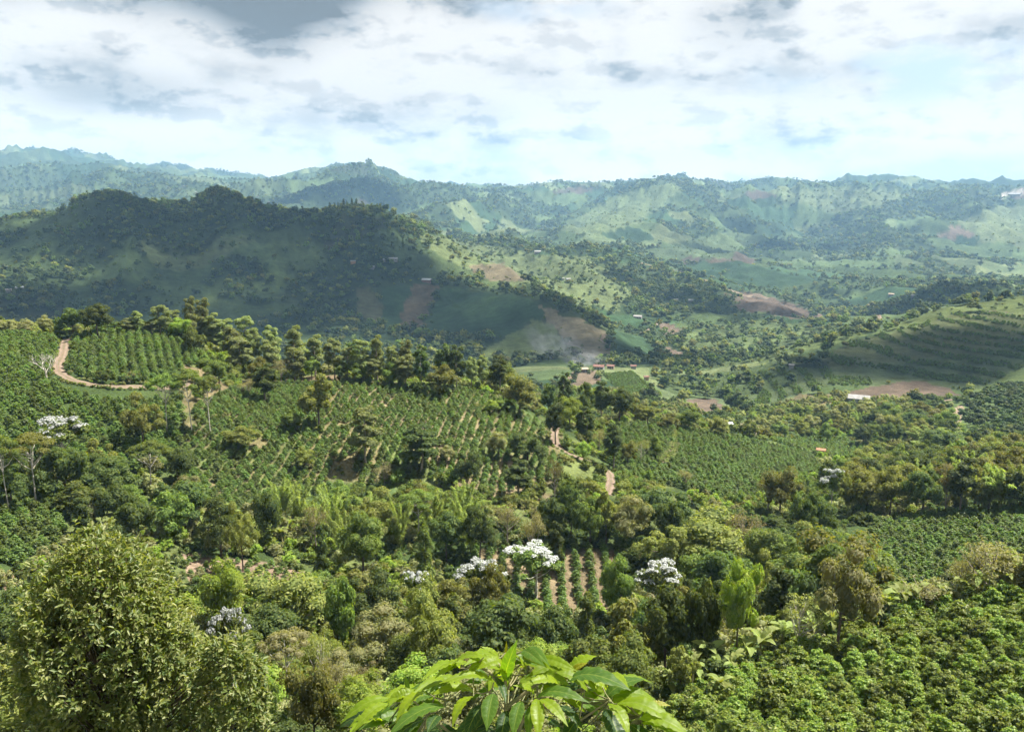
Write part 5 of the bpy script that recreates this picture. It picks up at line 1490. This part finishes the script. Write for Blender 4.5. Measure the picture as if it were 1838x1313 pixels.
def house(px, py, wpx, roof, wall, label, rmin, long_=.62, rot=None, parts=True):
    p, r = cast(px, py, 0, rmin)
    w_ = wpx / pxm(p); d_ = w_ * long_; h_ = min(2.9, max(2.4, w_ * .26)); e = .45
    root = link('farmhouse', None, None, p, (0, 0, math.atan2(-p.x, p.y) + (random.uniform(-.4, .4) if rot is None else rot)), label=label, category='house')
    a, b = w_ / 2, d_ / 2
    link('wall', mesh('wall', [(-a, -b, -1.5), (a, -b, -1.5), (a, b, -1.5), (-a, b, -1.5), (-a, -b, h_), (a, -b, h_), (a, b, h_), (-a, b, h_), (-a, 0, h_ + d_ * .22), (a, 0, h_ + d_ * .22)],
                      [[0, 1, 5, 4], [1, 2, 6, 9, 5], [2, 3, 7, 6], [3, 0, 4, 8, 7]], MW[wall]), root)
    A, B_, zt, ze = a + e, b + e, h_ + d_ * .22 + .12, h_ + .12 - e * .44
    rv = [(-A, -B_, ze), (A, -B_, ze), (A, 0, zt), (-A, 0, zt), (-A, B_, ze), (A, B_, ze)]
    rv += [(x, y, z + .14) for x, y, z in rv]
    link('roof', mesh('roof', rv, [[6, 7, 8, 9], [9, 8, 11, 10], [3, 2, 1, 0], [4, 5, 2, 3], [0, 1, 7, 6], [5, 4, 10, 11], [1, 2, 8, 7], [2, 5, 11, 8], [3, 0, 6, 9], [4, 3, 9, 10]], MW[roof]), root)
    if parts:
        def pane(nm, x0, x1, z0, z1):
            y = -b - .04
            link(nm, mesh(nm, [(x0, y, z0), (x1, y, z0), (x1, y, z1), (x0, y, z1), (x0, -b + .05, z0), (x1, -b + .05, z0), (x1, -b + .05, z1), (x0, -b + .05, z1)], [[0, 1, 2, 3], [3, 2, 6, 7], [1, 5, 6, 2], [4, 0, 3, 7], [4, 5, 1, 0]], MW['dark']), root)
        pane('door', -.45, .45, 0, 2.0); pane('window', -a * .72, -a * .72 + 1.0, .9, 1.9); pane('window', a * .45, a * .45 + 1.0, .9, 1.9)


HS = [(1541, 722, 34, 'white', 'white', 'long white-roofed farmhouse below the bare earth bank in the valley', 330), (1305, 770, 15, 'grey', 'white', 'small pale-roofed hut at the top of the right coffee hill', 240), (1343, 779, 26, 'tan', 'tan', 'low tan-roofed shed beside the trees on the right coffee hill', 240),
      (1473, 819, 12, 'orange', 'tan', 'small orange-roofed hut at the end of the right coffee hill', 240), (1528, 856, 16, 'orange', 'orange', 'orange brick hut half hidden by bamboo on the right', 200), (1075, 663, 18, 'red', 'white', 'red-roofed house in the middle of the hamlet', 480), (1096, 662, 12, 'red', 'tan', 'small red-roofed house at the right of the hamlet', 480),
      (1047, 668, 14, 'tan', 'white', 'tan-roofed house at the left of the hamlet', 480), (1137, 662, 9, 'red', 'white', 'lone red-roofed house right of the hamlet', 480), (1160, 682, 8, 'red', 'tan', 'tiny red hut on the path below the hamlet', 430), (1145, 571, 14, 'white', 'white', 'long white roof in the dark green field beyond the hamlet', 700),
      (1203, 514, 10, 'white', 'white', 'white house on the wooded spur in mid valley', 900), (1240, 541, 8, 'white', 'white', 'tiny white house low on the wooded spur, right one', 900), (1214, 540, 6, 'white', 'white', 'tiny white house low on the wooded spur, left one', 900), (1020, 503, 8, 'white', 'white', 'small white house among the sunny terraces, right one', 950), (1010, 502, 6, 'white', 'white', 'small white house among the sunny terraces, left one', 950),
      (965, 454, 11, 'white', 'white', 'white house on the sunny crest left of the wooded spur', 1300), (762, 431, 9, 'white', 'white', 'white house on the green shoulder behind the dark mountain', 1300), (706, 468, 15, 'white', 'white', 'bright white house high on the dark mountainside', 900), (692, 469, 8, 'white', 'white', 'small outbuilding left of the bright white mountainside house', 900), (634, 472, 9, 'white', 'orange', 'small white house with an orange wall on the dark mountainside', 900),
      (667, 482, 11, 'grey', 'white', 'low grey-roofed shed on the dark mountainside', 900), (766, 506, 16, 'grey', 'red', 'grey-roofed reddish house above the brown field strip', 850), (35, 520, 12, 'grey', 'white', 'grey-roofed house at the left edge of the dark mountain', 850), (16, 524, 9, 'white', 'white', 'small white hut at the far left of the dark mountain', 850), (470, 581, 10, 'white', 'white', 'white hut low on the dark mountain behind the ridge trees', 760),
      (1421, 661, 8, 'white', 'white', 'white hut at the foot of the terraced hill', 520), (1640, 533, 7, 'white', 'white', 'white hut beside the dark wooded knoll', 950), (1600, 530, 9, 'tan', 'white', 'tan-roofed house left of the dark wooded knoll', 950), (1822, 350, 20, 'white', 'white', 'long white shed on the far right skyline', 3500)]
for h_ in HS: house(*h_, parts=h_[2] >= 12)
for i, (a_, b_) in enumerate(((182, 342), (222, 346), (251, 351), (214, 360), (246, 363), (301, 339), (352, 346), (462, 353), (482, 363), (500, 368), (275, 356), (330, 335))):
    house(a_, b_, 3.2, 'white', 'white', f'tiny white house on the far left hill, {ordinal(sorted((182, 222, 251, 214, 246, 301, 352, 462, 482, 500, 275, 330)).index(a_) + 1)} from the left', 2600, parts=False)

# ---------------------------------------------------------------- smoke drifting over the hamlet
m_smoke, n = mat_new('wood_smoke')
tx = n.n('ShaderNodeTexCoord').outputs['Object']
sl = n.n('ShaderNodeVectorMath', operation='LENGTH'); n.put(sl.inputs[0], tx)
den = n.m('MULTIPLY', n.ss(sl.outputs['Value'], 1.0, .15), n.ss(n.noise(tx, 2.2, 3, .6, .6), .42, .75))
pv = n.n('ShaderNodeVolumePrincipled'); pv.inputs['Color'].default_value = (.86, .91, .96, 1)
n.put(pv.inputs['Density'], n.m('MULTIPLY', den, .085)); pv.inputs['Anisotropy'].default_value = .2
o = n.n('ShaderNodeOutputMaterial'); n.put(o.inputs['Volume'], pv.outputs[0])
for (a_, b_, dd, sx_, sy_, sz_, ro) in ((1052, 648, 640, 24, 14, 13, .1), (1000, 626, 680, 38, 18, 24, .5)):
    x, y, z = ray(a_, b_); L = math.hypot(x, y)
    link('smoke', mesh('smoke', IV, IF, m_smoke, True), None, (x / L * dd, y / L * dd, z / L * dd), (0, ro, 0), (sx_, sy_, sz_), kind='stuff')
